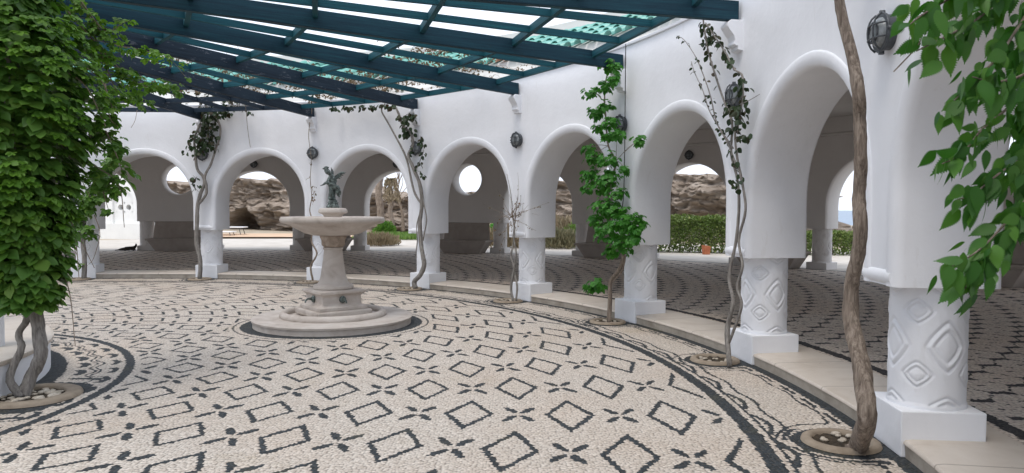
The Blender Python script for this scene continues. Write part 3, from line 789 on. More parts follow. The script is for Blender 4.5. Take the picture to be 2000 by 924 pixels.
# ------------------------------------------------------------------ wall lamps
m, nt, bb = new_mat('frosted_lamp_glass', 0.25, 0.5)
nt.links.new(ramp(nt, noise(nt, coords(nt), 30, 3), [(0.3, (0.20, 0.22, 0.23)), (0.7, (0.30, 0.32, 0.33))]), bb.inputs['Base Color']); M_glass = m
lp = {}
def lamp(loc, ang, label):
    t = thing('wall_lamp', label, 'wall lamp', loc, ang, 'round caged bulkhead lamps on the white walls')   # local -X is away from the wall for inner walls
    if not lp:
        b = MB(); V = []; F = []
        def disc(prof, n=28):
            bb_ = MB(); VV = []; FF = []
            for x, r in prof:
                for i in range(n): a = 2*pi*i/n; VV.append((x, r*math.cos(a), r*math.sin(a)))
            for j in range(len(prof)-1):
                for i in range(n): FF.append((j*n+i, j*n+(i+1) % n, (j+1)*n+(i+1) % n, (j+1)*n+i))
            FF.append(tuple(range(n))); FF.append(tuple((len(prof)-1)*n+i for i in range(n))[::-1]); bb_.add(VV, FF); return bb_
        lp['base'] = disc([(0.02, 0.108), (-0.035, 0.112), (-0.045, 0.12), (-0.06, 0.122), (-0.066, 0.112), (-0.066, 0.10)]).build('base', M_metal, t, local=True, auto=40)
        lp['glass'] = disc([(-0.05, 0.098), (-0.075, 0.094), (-0.095, 0.078), (-0.108, 0.05), (-0.112, 0.02), (-0.113, 0.001)]).build('glass', M_glass, t, local=True, smooth=True)
        g_ = MB()
        for q in (-0.042, 0.042):
            for vert in (0, 1):
                P = []
                for i in range(11):
                    s = -1+2*i/10; y = s*0.118; x = -0.058-0.068*math.sqrt(max(0, 1-s*s*0.93))
                    P.append((x, q, y) if vert else (x, y, q))
                g_.tube(P, 0.0062, 6)
        P = [(-0.062, 0.121*math.cos(2*pi*i/24), 0.121*math.sin(2*pi*i/24)) for i in range(25)]; g_.tube(P, 0.0075, 6)
        P = [(-0.108, 0.066*math.cos(2*pi*i/20), 0.066*math.sin(2*pi*i/20)) for i in range(21)]; g_.tube(P, 0.005, 6)
        for q in range(4):
            a = pi/2*q; g_.box((-0.055, 0.128*math.cos(a), 0.128*math.sin(a)), (0.03, 0.022, 0.022))
        lp['cage'] = g_.build('cage', M_metal, t, local=True, smooth=True)
    else:
        for o in list(lp.values()): c = o.copy(); link(c, t)
    return t
inner_labels = {1: 'large nearest caged wall lamp at upper right, left of the hanging green branch', 2: 'caged wall lamp half hidden in the vine with sparse dark leaves',
    3: 'caged wall lamp behind the tall bright green vine', 4: 'caged wall lamp on bare white wall above the dry brown bush',
    5: 'caged wall lamp in the leafy twigs of the vine right of the statue', 6: 'caged wall lamp on the bare white wall above and left of the statue',
    7: 'caged wall lamp behind the dark leafy vine left of the fountain', 8: 'farthest left caged lamp behind the creeper edge'}
for k, lab in inner_labels.items():
    a = PH+(k-1)*STEP; da_ = {1: -0.55}.get(k, 0.0); lamp(az(a+da_, WR0, 2.68 if k == 1 else 2.71), rad(a+da_), lab)
outer_labels = {33.6: 'small shaded gallery lamp above the outer arch that shows the sea', 48.6: 'small shaded gallery lamp above the outer arch with the hedge below', 63.6: 'small shaded gallery lamp above the outer arch hidden behind the middle piers',
    78.6: 'small shaded gallery lamp above the outer arch with the palm tree', 93.6: 'small shaded gallery lamp above the outer arch showing the rock cave', 108.6: 'small shaded gallery lamp above the outer arch near the white building'}
for a, lab in outer_labels.items(): lamp(az(a, OR0, 3.06), rad(a), lab)

# ------------------------------------------------------------------ tree pits
def pit(loc, label, ri=0.19, ro=0.30, oval=1.0, rz=0.0, npeb=26, seed=1):
    t = thing('tree_pit', label, 'tree pit', loc, rz, 'stone rings round the vine trunks'); R = random.Random(seed)
    b = MB(); n = 40; V = []; F = []
    pf = [(ri, 0.004), (ri+0.006, 0.026), (ri+0.02, 0.034), (ro-0.03, 0.034), (ro-0.008, 0.024), (ro, 0.004)]
    for r, z in pf:
        for i in range(n): a = 2*pi*i/n; V.append((r*math.cos(a)*oval, r*math.sin(a), z))
    for j in range(len(pf)-1):
        for i in range(n): F.append((j*n+i, j*n+(i+1) % n, (j+1)*n+(i+1) % n, (j+1)*n+i))
    b.add(V, F); b.build('stone_ring', M_ring, t, local=True, smooth=True)
    b = MB(); b.add([(0, 0, 0.012)]+[(ri*math.cos(2*pi*i/n)*1.02*oval, ri*math.sin(2*pi*i/n)*1.02, 0.008+0.006*math.sin(i*2.3)) for i in range(n)], [(0, i+1, (i+1) % n+1) for i in range(n)]); b.build('soil', M_soil, t, local=True)
    b = MB()
    for i in range(npeb):
        a = R.random()*2*pi; r = ri*math.sqrt(R.random())*0.88; s = 0.011+0.017*R.random(); q = R.random()*pi
        prof = [(0.001, -0.7), (0.7, -0.5), (1, 0), (0.75, 0.5), (0.001, 0.72)]; mb2 = MB(); mb2.lathe([(x*s, z*s*0.8) for x, z in prof], 8, (0, 0, 0), cap=False)
        cx, cy = r*math.cos(a)*oval, r*math.sin(a)
        b.add([(cx+(x*1.4)*math.cos(q)-y*math.sin(q), cy+(x*1.4)*math.sin(q)+y*math.cos(q), z+0.018) for x, y, z in mb2.v], mb2.f)
    o = b.build('pebbles', M_peb, t, local=True, smooth=True); o['kind'] = 'stuff'
    return t
pit_lab = {1: 'nearest stone ring at lower right round the thick bare trunk', 2: 'stone ring at the foot of the thin twisted stems, second from right', 3: 'stone ring round the bright green vine beside its white plinth',
    4: 'stone ring under the dry brown bush stems', 5: 'stone ring under the curved trunk right of the fountain', 6: 'stone ring behind the fountain at the foot of the thin bare vine', 7: 'stone ring at the foot of the forked vine left of the fountain', 8: 'farthest left stone ring beside the big creeper'}
for k, lab in pit_lab.items():
    a = PH+(k-1)*STEP; pit(az(a, 9.88, 0), lab, 0.175, 0.25, 1.0, rad(a), npeb=11, seed=k)
pit((3.72, 0.20, 0), 'stone ring with loose pebbles under the big green creeper beside the round white base', 0.24, 0.37, 1.0, 0, 60, 11)

# ------------------------------------------------------------------ leaves
def leaf_shape(kind):
    if kind == 'leaflet':
        pts = [(0, 0), (0.2, 0.13), (0.45, 0.28), (0.68, 0.29), (0.86, 0.15), (1.0, 0)]
    elif kind == 'round':
        pts = [(0, 0), (0.2, 0.3), (0.5, 0.38), (0.8, 0.24), (1.0, 0)]
    elif kind == 'narrow':
        pts = [(0, 0), (0.35, 0.13), (0.7, 0.10), (1.0, 0)]
    elif kind == 'serrate':
        pts = [(0, 0)]; xs = np.linspace(0.04, 0.96, 13)
        for i, x in enumerate(xs):
            wv = 0.30*math.sin(pi*min(1, x**0.70))**0.85*(1-0.2*x)
            pts.append((x, wv*0.80)); pts.append((x+0.062, wv*1.08))
        pts.append((1.10, 0))
    n = len(pts); V = []; F = []
    for x, y in pts: V.append((x, 0, -0.10*x*x))
    for sgn in (1, -1):
        base = len(V)
        for x, y in pts[1:-1]: V.append((x, sgn*y, -0.10*x*x+0.28*y*(1 if kind != 'serrate' else 0.3)-0.25*y*y))
        m = n-2
        ids = [0]+[base+i for i in range(m)]+[n-1]
        for i in range(n-1):
            a, b_, c, d = i, i+1, ids[i+1], ids[i]
            f = [a, b_, c, d]; f2 = []
            for q in f:
                if q not in f2: f2.append(q)
            if len(f2) >= 3: F.append(tuple(f2 if sgn > 0 else f2[::-1]))
    return np.array(V, float), F
LS = {k: leaf_shape(k) for k in ('leaflet', 'round', 'narrow', 'serrate')}
def nrm(a): return a/np.maximum(1e-9, np.linalg.norm(a, axis=-1, keepdims=True))
def leaves(name, kind, P, T, Nn, S, mat, parent, curl=0.0, stems=None):
    """P base points, T tip directions, Nn normals, S sizes"""
    V0, F0 = LS[kind]; P = np.asarray(P, float); T = nrm(np.asarray(T, float)); Nn = np.asarray(Nn, float)
    Nn = nrm(Nn-T*(Nn*T).sum(-1, keepdims=True)); B = np.cross(Nn, T); S = np.asarray(S)[:, None, None]
    n = len(P); nv = len(V0)
    wid = rng.uniform(0.85, 1.15, n)[:, None, None]
    cv = rng.uniform(0.3, 2.2, n)[:, None, None]
    V = P[:, None, :]+S*(V0[None, :, 0:1]*T[:, None, :]+wid*V0[None, :, 1:2]*B[:, None, :]+cv*V0[None, :, 2:3]*Nn[:, None, :])
    V = V.reshape(-1, 3)
    o = np.array(parent_world(parent)) if parent is not None else np.zeros(3)
    V = V-o
    sizes = [len(f) for f in F0]; flat = np.concatenate([np.array(f) for f in F0])
    loops = (flat[None, :]+(np.arange(n)*nv)[:, None]).ravel()
    tot = np.tile(np.array(sizes), n); starts = np.concatenate([[0], np.cumsum(tot)[:-1]])
    me = bpy.data.meshes.new(name); me.vertices.add(len(V)); me.vertices.foreach_set('co', V.ravel())
    me.loops.add(len(loops)); me.loops.foreach_set('vertex_index', loops.astype(np.int32))
    me.polygons.add(len(tot)); me.polygons.foreach_set('loop_start', starts.astype(np.int32)); me.polygons.foreach_set('loop_total', tot.astype(np.int32))
    me.polygons.foreach_set('use_smooth', [True]*len(tot))
    me.update(calc_edges=True); me.validate(); me.materials.append(mat)
    ob = bpy.data.objects.new(name, me); link(ob, parent); return ob
def rvec(n): return nrm(rng.normal(size=(n, 3)))
def palmate(P, out, size, nl=5, droop=0.5):
    """five-leaflet clusters: returns arrays for leaves()"""
    n = len(P); out = nrm(out); up = np.tile([0, 0, 1.0], (n, 1))
    down = nrm(out*0.7-up*droop+0.25*rvec(n)); side = nrm(np.cross(out, up)+1e-6)
    nr = nrm(out*0.55+up*0.85+0.35*rvec(n))
    Ps = []; Ts = []; Ns = []; Ss = []
    for q in range(nl):
        an = (q-(nl-1)/2)*rad(42)+rng.normal(0, .1, n)
        T = down*np.cos(an)[:, None]+side*np.sin(an)[:, None]
        Ps.append(P); Ts.append(T+0.1*rvec(n)); Ns.append(nr+0.15*rvec(n)); Ss.append(size*(1-0.11*abs(q-(nl-1)/2))*rng.uniform(.9, 1.1, n))
    return np.concatenate(Ps), np.concatenate(Ts), np.concatenate(Ns), np.concatenate(Ss)

# ------------------------------------------------------------------ the big creeper on the left
VC = (3.72, 0.20)
bv = thing('creeper', 'huge leafy green creeper climbing from a twisted trunk at the left edge', 'climbing plant', (VC[0], VC[1], 0.01))
b = MB()
t1 = spline([(3.644, 0.196, 0.000), (3.660, 0.196, 0.000), (3.70, 0.25, 0.18), (3.78, 0.25, 0.38), (3.72, 0.28, 0.62), (3.70, 0.25, 0.95), (3.62, 0.2, 1.7), (3.58, 0.2, 2.8), (3.5, 0.1, 3.6)], 5)
t2 = spline([(3.66, 0.17, 0.01), (3.58, 0.16, 0.14), (3.60, 0.2, 0.30), (3.64, 0.22, 0.42), (3.60, 0.24, 0.52), (3.68, 0.25, 0.70), (3.66, 0.2, 1.2)], 5)
b.tube(t1, lerp_list([0.062, 0.050, 0.046, 0.048, 0.048, 0.04, 0.03, 0.03, 0.02], len(t1)), 12, 0.22, 1)
b.tube(t2, lerp_list([0.038, 0.028, 0.030, 0.026, 0.026, 0.026, 0.02], len(t2)), 10, 0.22, 2)
b.build('trunk', M_bark_g, bv, smooth=True)
zz = [0.66, 0.78, 0.95, 1.4, 2.05, 2.5, 3.0, 3.4, 3.75]; rrv = [0.08, 0.15, 0.22, 0.33, 0.52, 0.56, 0.50, 0.42, 0.36]
n = 2500; z = rng.uniform(0.76, 3.72, n); th = rng.uniform(0, 2*pi, n)
R_ = np.interp(z, zz, rrv)
lump = np.array([mn.noise(Vector((math.cos(t)*1.4, math.sin(t)*1.4, q*1.7)))+.5*mn.noise(Vector((math.cos(t)*4, math.sin(t)*4, q*4))) for t, q in zip(th, z)])
R_ = R_*(1+0.30*lump)*rng.choice([1.0, 0.9, 0.78, 0.6], n, p=[.40, .22, .20, .18])
ax = np.interp(z, [0.6, 2, 3.7], [3.72, 3.58, 3.40])
P = np.c_[ax+R_*np.cos(th), 0.2+R_*np.sin(th), z]; O = np.c_[np.cos(th), np.sin(th), np.zeros(n)]
leaves('foliage', 'leaflet', *palmate(P, O, np.clip(rng.normal(0.118, 0.026, n), .06, .17)), M_leaf, bv)
# lighter young shoots on the outside
n = 800; z = rng.uniform(1.0, 3.6, n); th = rng.uniform(-2.3, 1.6, n); lump = np.array([mn.noise(Vector((math.cos(t)*1.4, math.sin(t)*1.4, q*1.7))) for t, q in zip(th, z)])
R_ = np.interp(z, zz, rrv)*(1.04+0.30*lump); keep = lump > -0.1
P = np.c_[3.66+R_*np.cos(th), 0.2+R_*np.sin(th), z][keep]; O = np.c_[np.cos(th), np.sin(th), 0*th][keep]
leaves('young_shoots', 'leaflet', *palmate(P, O, rng.uniform(0.05, 0.085, len(P))), M_leafy, bv)
def shoot_leaves(paths, parent, name, mat, size, dens, kind='leaflet', pal=True, rad_=0.05, nl=5, droop=0.5, seed=0):
    Ps = []; Os = []
    for p in paths:
        S = spline(p, 5); S = [np.array(q) for q in S]
        for a_, b_ in zip(S[:-1], S[1:]):
            L = np.linalg.norm(b_-a_); m = rng.poisson(L*dens)
            for _ in range(m):
                t = rng.random(); o = rvec(1)[0]; o[2] = o[2]*0.5-0.1; Ps.append(a_+(b_-a_)*t+o*rad_*rng.random()); Os.append(o)
    P = np.array(Ps); O = np.array(Os); s = size*rng.uniform(.7, 1.2, len(P))
    if pal: return leaves(name, kind, *palmate(P, O, s, nl, droop), mat, parent)
    T = O*0.8+np.array([0, 0, -droop])+0.3*rvec(len(P)); return leaves(name, kind, P, T, rvec(len(P))+np.array([0, 0, 1.0]), s, mat, parent)
# right-hand sprays of the creeper reaching along the beams
sp_paths = [[(3.9, 0.5, 3.4), (4.129, 0.716, 3.007), (4.195, 1.016, 3.008), (4.355, 1.316, 2.978), (4.465, 1.416, 2.826)],
            [(3.9, 0.5, 3.2), (4.093, 0.816, 2.850), (4.120, 1.016, 2.752), (4.206, 1.216, 2.692), (4.307, 1.516, 2.769)],
            [(4.0, 0.6, 3.2), (4.012, 0.916, 2.733), (3.962, 1.216, 2.595), (4.077, 1.416, 2.602)],
            [(4.0, 0.5, 3.3), (4.143, 0.616, 3.071), (4.244, 0.716, 3.163), (4.316, 0.716, 3.185)],
            [(4.2, 0.5, 2.6), (4.285, 0.416, 2.302), (4.302, 0.516, 2.250)],
            [(4.2, 0.5, 2.2), (4.311, 0.416, 2.046), (4.376, 0.416, 1.854), (4.330, 0.416, 1.704)],
            [(4.1, 0.5, 1.9), (4.210, 0.416, 1.704), (4.270, 0.416, 1.489)]]
b = MB()
for i, p in enumerate(sp_paths): S = spline(p, 5); b.tube(S, lerp_list([0.008, 0.004, 0.002], len(S)), 5)
for i in range(14):
    p0 = Vector((3.7+random.uniform(-.3, .5), 0.2+random.uniform(-.5, .5), random.uniform(1.2, 3))); p1 = p0+Vector((random.uniform(.2, .5), random.uniform(-.2, .4), random.uniform(-.9, -.3)))
    S = spline([p0, (p0+p1)/2+Vector((.08, 0, .1)), p1], 5); b.tube(S, lerp_list([0.006, 0.003], len(S)), 5)
b.build('stems', M_twig, bv)
shoot_leaves(sp_paths[:4], bv, 'spray_leaves', M_leafy, 0.06, 45, rad_=0.14)
shoot_leaves(sp_paths[2:3]+sp_paths[1:2], bv, 'spray_leaves', M_leaf, 0.055, 60, rad_=0.2)
shoot_leaves(sp_paths[4:], bv, 'spray_leaves', M_leaf, 0.085, 65, rad_=0.13)

# ------------------------------------------------------------------ vines at the piers
def vine(name, label, base_k, stems, radii, bark, n=8, jit=0.2, cat='climbing plant'):
    a = PH+(base_k-1)*STEP
    t = thing(name, label, cat, stems[0][0] if True else az(a, 9.86, 0))
    b = MB()
    for i, (p, r) in enumerate(zip(stems, radii)):
        S = spline(p, 5); b.tube(S, lerp_list(r, len(S)), n, jit, i+base_k*7)
    b.build('trunk', bark, t, smooth=True); return t
def tw(t, paths, r=0.004, mat=None, name='twigs'):
    b = MB()
    for p in paths:
        S = spline(p, 4); S = [q+Vector((random.uniform(-.01, .01), random.uniform(-.01, .01), random.uniform(-.01, .01))) for q in S]; b.tube(S, lerp_list([r*1.4, r, r*.5], len(S)), 5)
    o = b.build(name, mat or M_twig, t); o['kind'] = 'stuff'; return o

# pier 1: thick bare trunk
v1 = vine('bare_vine', 'thick pale brown twisted bare trunk rising past the nearest arch at right', 1,
    [[(9.832, -1.090, 0.000), (9.882, -1.041, 0.010), (9.764, -1.372, 0.302), (9.771, -1.325, 0.505), (9.772, -1.238, 0.674), (9.775, -1.128, 0.910), (9.775, -1.127, 1.071), (9.766, -1.206, 1.238), (9.759, -1.260, 1.490), (9.765, -1.215, 1.662), (9.747, -1.272, 1.891), (9.740, -1.252, 2.108), (9.713, -1.300, 2.253), (9.705, -1.212, 2.484), (9.685, -1.120, 2.754), (9.633, -1.136, 2.936), (9.511, -1.304, 3.123), (9.388, -1.456, 3.296)]],
    [[0.062, 0.056, 0.052, 0.053, 0.049, 0.047, 0.042, 0.040, 0.038, 0.037, 0.036, 0.035, 0.037, 0.032, 0.030, 0.028, 0.025, 0.02]], M_bark, 18, 0.16)
# pier 2: thin twisted stems with dark leaves
s2 = [[(9.786, 1.362, 0.014), (9.791, 1.465, 0.381), (9.821, 1.395, 0.645), (9.827, 1.558, 0.882), (9.869, 1.481, 1.245), (9.883, 1.460, 1.600), (9.877, 1.501, 1.853), (9.848, 1.619, 2.115), (9.843, 1.585, 2.418), (9.814, 1.756, 2.647), (9.771, 1.932, 2.938), (9.736, 2.051, 3.175), (9.699, 2.129, 3.463), (9.671, 2.116, 3.676)],
      [(9.797, 1.426, 0.235), (9.852, 1.239, 0.616), (9.840, 1.334, 0.803), (9.868, 1.276, 1.008), (9.871, 1.405, 1.249), (9.895, 1.296, 1.550), (9.886, 1.369, 1.798), (9.862, 1.464, 2.053), (9.847, 1.496, 2.357), (9.865, 1.374, 2.590), (9.867, 1.361, 2.834), (9.834, 1.515, 2.937), (9.792, 1.708, 3.154), (9.744, 1.914, 3.357), (9.698, 2.087, 3.534)],
      [(9.862, 1.461, 1.952), (9.827, 1.622, 2.192), (9.772, 1.874, 2.453), (9.744, 2.016, 2.739), (9.705, 2.147, 2.978), (9.654, 2.325, 3.233), (9.584, 2.560, 3.466), (9.539, 2.722, 3.551)],
      [(9.848, 1.555, 2.161), (9.789, 1.838, 2.396), (9.737, 2.046, 2.608), (9.699, 2.177, 2.846), (9.655, 2.320, 3.037), (9.627, 2.394, 3.192)],
      [(9.861, 1.473, 2.304), (9.855, 1.370, 2.491), (9.856, 1.290, 2.675), (9.851, 1.327, 2.827)], [(9.846, 1.361, 2.564), (9.844, 1.056, 2.566), (9.831, 0.760, 2.571)]]
v2 = vine('twisted_vine', 'thin twisted grey vine with sparse dark and reddish leaves at the second pier from right', 2, s2, [[0.028, 0.019, 0.014, 0.012, 0.010, 0.008], [0.014, 0.013, 0.012, 0.010, 0.007], [0.009, 0.006, 0.003], [0.008, 0.005, 0.003], [0.008, 0.006], [0.005, 0.002]], M_bark_g, 7, 0.15)
shoot_leaves([p[6:] if len(p) > 8 else p for p in s2[:2]], v2, 'leaves', M_leafd, 0.07, 16, 'round', False, 0.03, droop=0.7)
shoot_leaves(s2[2:4], v2, 'leaves', M_leafd, 0.042, 22, 'round', False, 0.02, droop=0.6)
shoot_leaves([s2[4], [(9.798, 1.612, 2.549), (9.828, 1.194, 2.491)], [(9.807, 1.559, 2.617), (9.840, 1.256, 2.379)]], v2, 'leaves', M_leafd, 0.06, 75, 'round', False, 0.06, droop=0.7)
shoot_leaves([s2[0][11:], s2[1][11:], [(9.840, 1.405, 2.248), (9.848, 1.012, 2.246)], [(9.826, 1.501, 1.853), (9.829, 1.343, 1.738)]], v2, 'leaves', M_leafd, 0.06, 42, 'round', False, 0.04, droop=0.8)
# pier 3: bright green vine
s3 = [[(8.971, 4.043, 0.004), (8.979, 4.073, 0.293), (8.993, 4.091, 0.570), (9.070, 3.917, 0.739), (9.120, 3.851, 0.901), (9.113, 3.945, 1.066), (9.045, 4.146, 1.160), (9.005, 4.279, 1.402), (8.984, 4.346, 1.615), (8.994, 4.326, 1.827), (9.031, 4.248, 2.036), (9.062, 4.182, 2.207), (8.976, 4.339, 2.429), (8.952, 4.389, 2.752), (8.931, 4.410, 3.038), (8.938, 4.372, 3.314), (8.981, 4.237, 3.602)],
      [(9.004, 4.067, 0.559), (9.106, 3.884, 0.728), (9.146, 3.843, 0.935), (9.108, 4.007, 1.131), (9.036, 4.189, 1.264), (9.025, 4.236, 1.614), (8.990, 4.310, 1.968)], [(9.106, 3.885, 2.288), (9.148, 3.651, 2.336), (9.208, 3.355, 2.406)]]
v3 = vine('green_vine', 'tall bright green leafy vine on a dark twisted stem beside the black cable', 3, s3, [[0.032, 0.028, 0.026, 0.024, 0.02, 0.018, 0.014, 0.012, 0.010, 0.006], [0.012, 0.010, 0.006], [0.004, 0.002]], M_bark, 8, 0.15)
blobs = [(1168,556,24), (1150,560,15), (1190,450,36), (1225,430,40), (1215,475,32), (1245,440,22), (1180,402,34), (1200,410,30), (1172,360,32), (1155,340,24), (1190,345,30), (1205,375,22), (1160,310,24), (1190,310,26), (1150,290,18),
         (1205,262,20), (1195,240,22), (1250,272,16), (1170,250,16), (1165,220,24), (1182,205,18), (1155,180,22), (1180,170,22), (1200,155,20), (1190,125,20), (1205,130,14), (1148,370,14), (1220,330,12), (1165,430,22), (1238,462,20), (1195,490,18), (1188,270,14)]
Ps = []; Os = []
zc = 8.9/1394
for u_c in []: pass
BLOB3 = [(8.837, 4.236, 0.512), (8.723, 4.355, 0.470), (8.952, 3.987, 1.269), (9.125, 3.574, 1.414), (9.079, 3.688, 1.112), (9.215, 3.336, 1.354), (8.897, 4.109, 1.599), (9.002, 3.873, 1.544), (8.851, 4.207, 1.893), (8.753, 4.408, 2.043), (8.948, 3.997, 1.989), (9.026, 3.817, 1.780), (8.781, 4.352, 2.252), (8.946, 4.001, 2.228), (8.721, 4.470, 2.404),
         (9.035, 3.924, 2.548), (8.982, 4.043, 2.710), (9.229, 3.296, 2.420), (8.846, 4.333, 2.674), (8.816, 4.393, 2.893), (8.911, 4.198, 2.971), (8.756, 4.512, 3.195), (8.898, 4.224, 3.218), (9.004, 3.993, 3.281), (8.950, 4.113, 3.507), (9.029, 3.938, 3.439), (8.713, 4.486, 1.831), (9.097, 3.645, 2.072), (8.815, 4.283, 1.402), (9.185, 3.416, 1.210), (8.993, 4.018, 0.993), (8.946, 4.122, 2.513)]
for (u_, v_, r_), c0 in zip(blobs, BLOB3):
    m = int(0.085*r_*r_/1.6)+5; Rm = r_*zc*1.0
    q = rvec(m)*Rm*(rng.random((m, 1))**0.5); q[:, 2] *= 0.7; Ps.append(np.array(c0)+q); Os.append(nrm(q+1e-4))
P = np.concatenate(Ps); O = np.concatenate(Os)
leaves('foliage', 'leaflet', *palmate(P, O, rng.uniform(0.045, 0.085, len(P)), 5, 0.9), M_leafb, v3)
b = MB()
for c0 in BLOB3:
    c0 = Vector(c0); best = min((Vector(q) for q in s3[0]), key=lambda q: (q-c0).length); S = spline([best, (best+c0)/2+Vector((0, 0, .03)), c0], 3); b.tube(S, lerp_list([.005, .002], len(S)), 5)
b.build('twigs', M_bark, v3)
# pier 4: dry bush
s4 = [[(7.677, 6.187, 0.012), (7.634, 6.272, 0.258), (7.684, 6.243, 0.560), (7.632, 6.337, 0.767), (7.666, 6.328, 0.939), (7.690, 6.329, 1.195), (7.655, 6.387, 1.451), (7.628, 6.419, 1.794), (7.558, 6.502, 2.141)],
      [(7.719, 6.167, 0.032), (7.735, 6.179, 0.268), (7.692, 6.264, 0.516), (7.717, 6.265, 0.814), (7.674, 6.334, 1.110), (7.698, 6.320, 1.366), (7.723, 6.290, 1.622), (7.747, 6.259, 1.792)]]
v4 = vine('dry_vine', 'thin dry brown bush with leafless twigs at the fourth pier from right', 4, s4, [[0.024, 0.02, 0.014, 0.008, 0.004], [0.02, 0.014, 0.009, 0.004]], M_bark_g, 7, 0.2)
tp = []
for i in range(34):
    c0 = Vector((7.647, 6.319, 1.409)); a_ = Vector((random.gauss(0, .10), random.gauss(0, .05), random.gauss(0.0, .12))); e_ = a_*2.2+Vector((random.gauss(-0.04, .09), random.gauss(0, .05), random.gauss(.05, .12)))
    tp.append([c0+a_*.3, c0+a_+Vector((0, 0, .04)), c0+e_])
tw(v4, tp, 0.003)
shoot_leaves(tp, v4, 'leaves', M_leafr, 0.03, 9, 'round', False, 0.02, droop=0.5)
# pier 5: curved grey vine
s5 = [[(5.819, 7.960, 0.039), (5.786, 7.984, 0.163), (5.923, 7.908, 0.308), (5.984, 7.887, 0.514), (5.926, 7.968, 0.849), (5.889, 8.032, 1.236), (5.929, 8.028, 1.627), (5.887, 8.059, 2.017), (5.758, 8.152, 2.314), (5.649, 8.227, 2.564), (5.737, 8.166, 2.755), (5.707, 8.175, 2.981), (5.532, 8.295, 3.160), (5.457, 8.332, 3.362), (5.349, 8.390, 3.567)],
      [(5.929, 8.028, 1.627), (5.757, 8.152, 1.902), (5.638, 8.235, 2.417), (5.506, 8.323, 2.719), (5.320, 8.432, 3.046), (5.175, 8.521, 3.286), (5.066, 8.576, 3.493), (5.148, 8.515, 3.605)], [(5.960, 7.930, 0.948), (6.032, 7.900, 1.337), (5.976, 7.968, 1.627), (5.910, 8.029, 1.919)],
      [(5.803, 8.107, 2.263), (5.915, 8.001, 2.500), (5.981, 7.939, 2.688), (5.898, 7.989, 2.933)], [(5.812, 8.014, 0.650), (5.845, 7.990, 0.945), (5.832, 8.025, 1.236), (5.913, 8.002, 1.529)]]
v5 = vine('grey_vine', 'sinuous grey vine with dark leaves climbing the wall right of the statue', 5, s5, [[0.05, 0.045, 0.042, 0.038, 0.034, 0.03, 0.028, 0.024, 0.02], [0.022, 0.018, 0.014], [0.015, 0.012, 0.01], [0.008, 0.006, 0.004], [0.01, 0.01, 0.012]], M_bark_g, 9, 0.16)
shoot_leaves([s5[3], [(5.875, 8.006, 2.306), (5.962, 7.928, 2.158)], s5[0][9:13]], v5, 'leaves', M_leafd, 0.085, 40, 'round', False, 0.06, droop=0.8)
shoot_leaves([[(5.519, 8.255, 3.352), (5.682, 8.144, 3.143), (5.627, 8.182, 2.952)], [(5.797, 8.026, 3.371), (5.688, 8.103, 3.265)]], v5, 'leaves', M_leafd, 0.095, 110, 'round', False, 0.12, droop=0.8)
shoot_leaves([[(3.985, 9.062, 3.588), (4.567, 8.784, 3.591), (5.080, 8.497, 3.582), (5.415, 8.288, 3.523)]], v5, 'leaves', M_leafd, 0.09, 40, 'round', False, 0.10, droop=0.7)
# pier 6
s6 = [[(3.503, 9.238, 0.049), (3.451, 9.279, 0.345), (3.590, 9.248, 0.615), (3.450, 9.333, 0.878), (3.506, 9.333, 1.199), (3.410, 9.379, 1.498), (3.460, 9.361, 1.787), (3.427, 9.373, 2.161), (3.455, 9.363, 2.587), (3.399, 9.383, 3.015), (3.429, 9.362, 3.331), (3.485, 9.320, 3.590), (3.434, 9.317, 3.748)]]
v6 = vine('thin_vine', 'very thin nearly leafless vine on the wall left of the statue', 6, s6, [[0.022, 0.018, 0.014, 0.009, 0.006, 0.008, 0.012]], M_twig, 6, 0.2)
tw(v6, [[(3.460, 9.329, 2.000), (3.546, 9.243, 1.786), (3.497, 9.262, 1.626)], [(3.438, 9.337, 2.213), (3.359, 9.313, 2.137)], [(3.442, 9.336, 2.692), (3.387, 9.303, 2.668)], [(3.473, 9.292, 3.745), (3.610, 9.218, 3.776), (3.693, 9.186, 3.813)], [(3.437, 9.306, 3.746), (3.349, 9.316, 3.695)]], 0.005)
shoot_leaves([[(3.508, 9.311, 2.053), (3.523, 9.284, 1.680)], [(3.467, 9.273, 3.689), (3.539, 9.246, 3.790)], [(3.464, 9.327, 2.521), (3.506, 9.290, 2.476)]], v6, 'leaves', M_leafr, 0.06, 45, 'round', False, 0.05, droop=0.6)
# pier 7
s7 = [[(0.891, 9.820, -0.006), (0.899, 9.839, 0.403), (0.806, 9.887, 0.845), (0.810, 9.917, 1.288), (0.830, 9.935, 1.677), (0.886, 9.941, 1.866), (0.969, 9.933, 2.066), (0.949, 9.935, 2.232), (0.817, 9.936, 2.398), (0.787, 9.939, 2.730), (0.773, 9.930, 3.060), (0.921, 9.907, 3.388), (0.998, 9.890, 3.661)],
      [(0.829, 9.935, 1.622), (1.006, 9.919, 1.844), (1.020, 9.918, 2.043), (0.988, 9.921, 2.232), (1.131, 9.906, 2.508), (1.252, 9.891, 2.838), (1.353, 9.868, 3.111), (1.338, 9.860, 3.384), (1.159, 9.872, 3.604), (1.027, 9.877, 3.769)], [(0.815, 9.937, 2.232), (0.727, 9.903, 2.064), (0.867, 9.882, 1.898)]]
v7 = vine('forked_vine', 'forked grey vine with dense dark leaves under the pergola left of the fountain', 7, s7, [[0.045, 0.045, 0.04, 0.035, 0.03, 0.024, 0.02], [0.03, 0.028, 0.024, 0.02, 0.02], [0.006, 0.004]], M_bark_g, 9, 0.16)
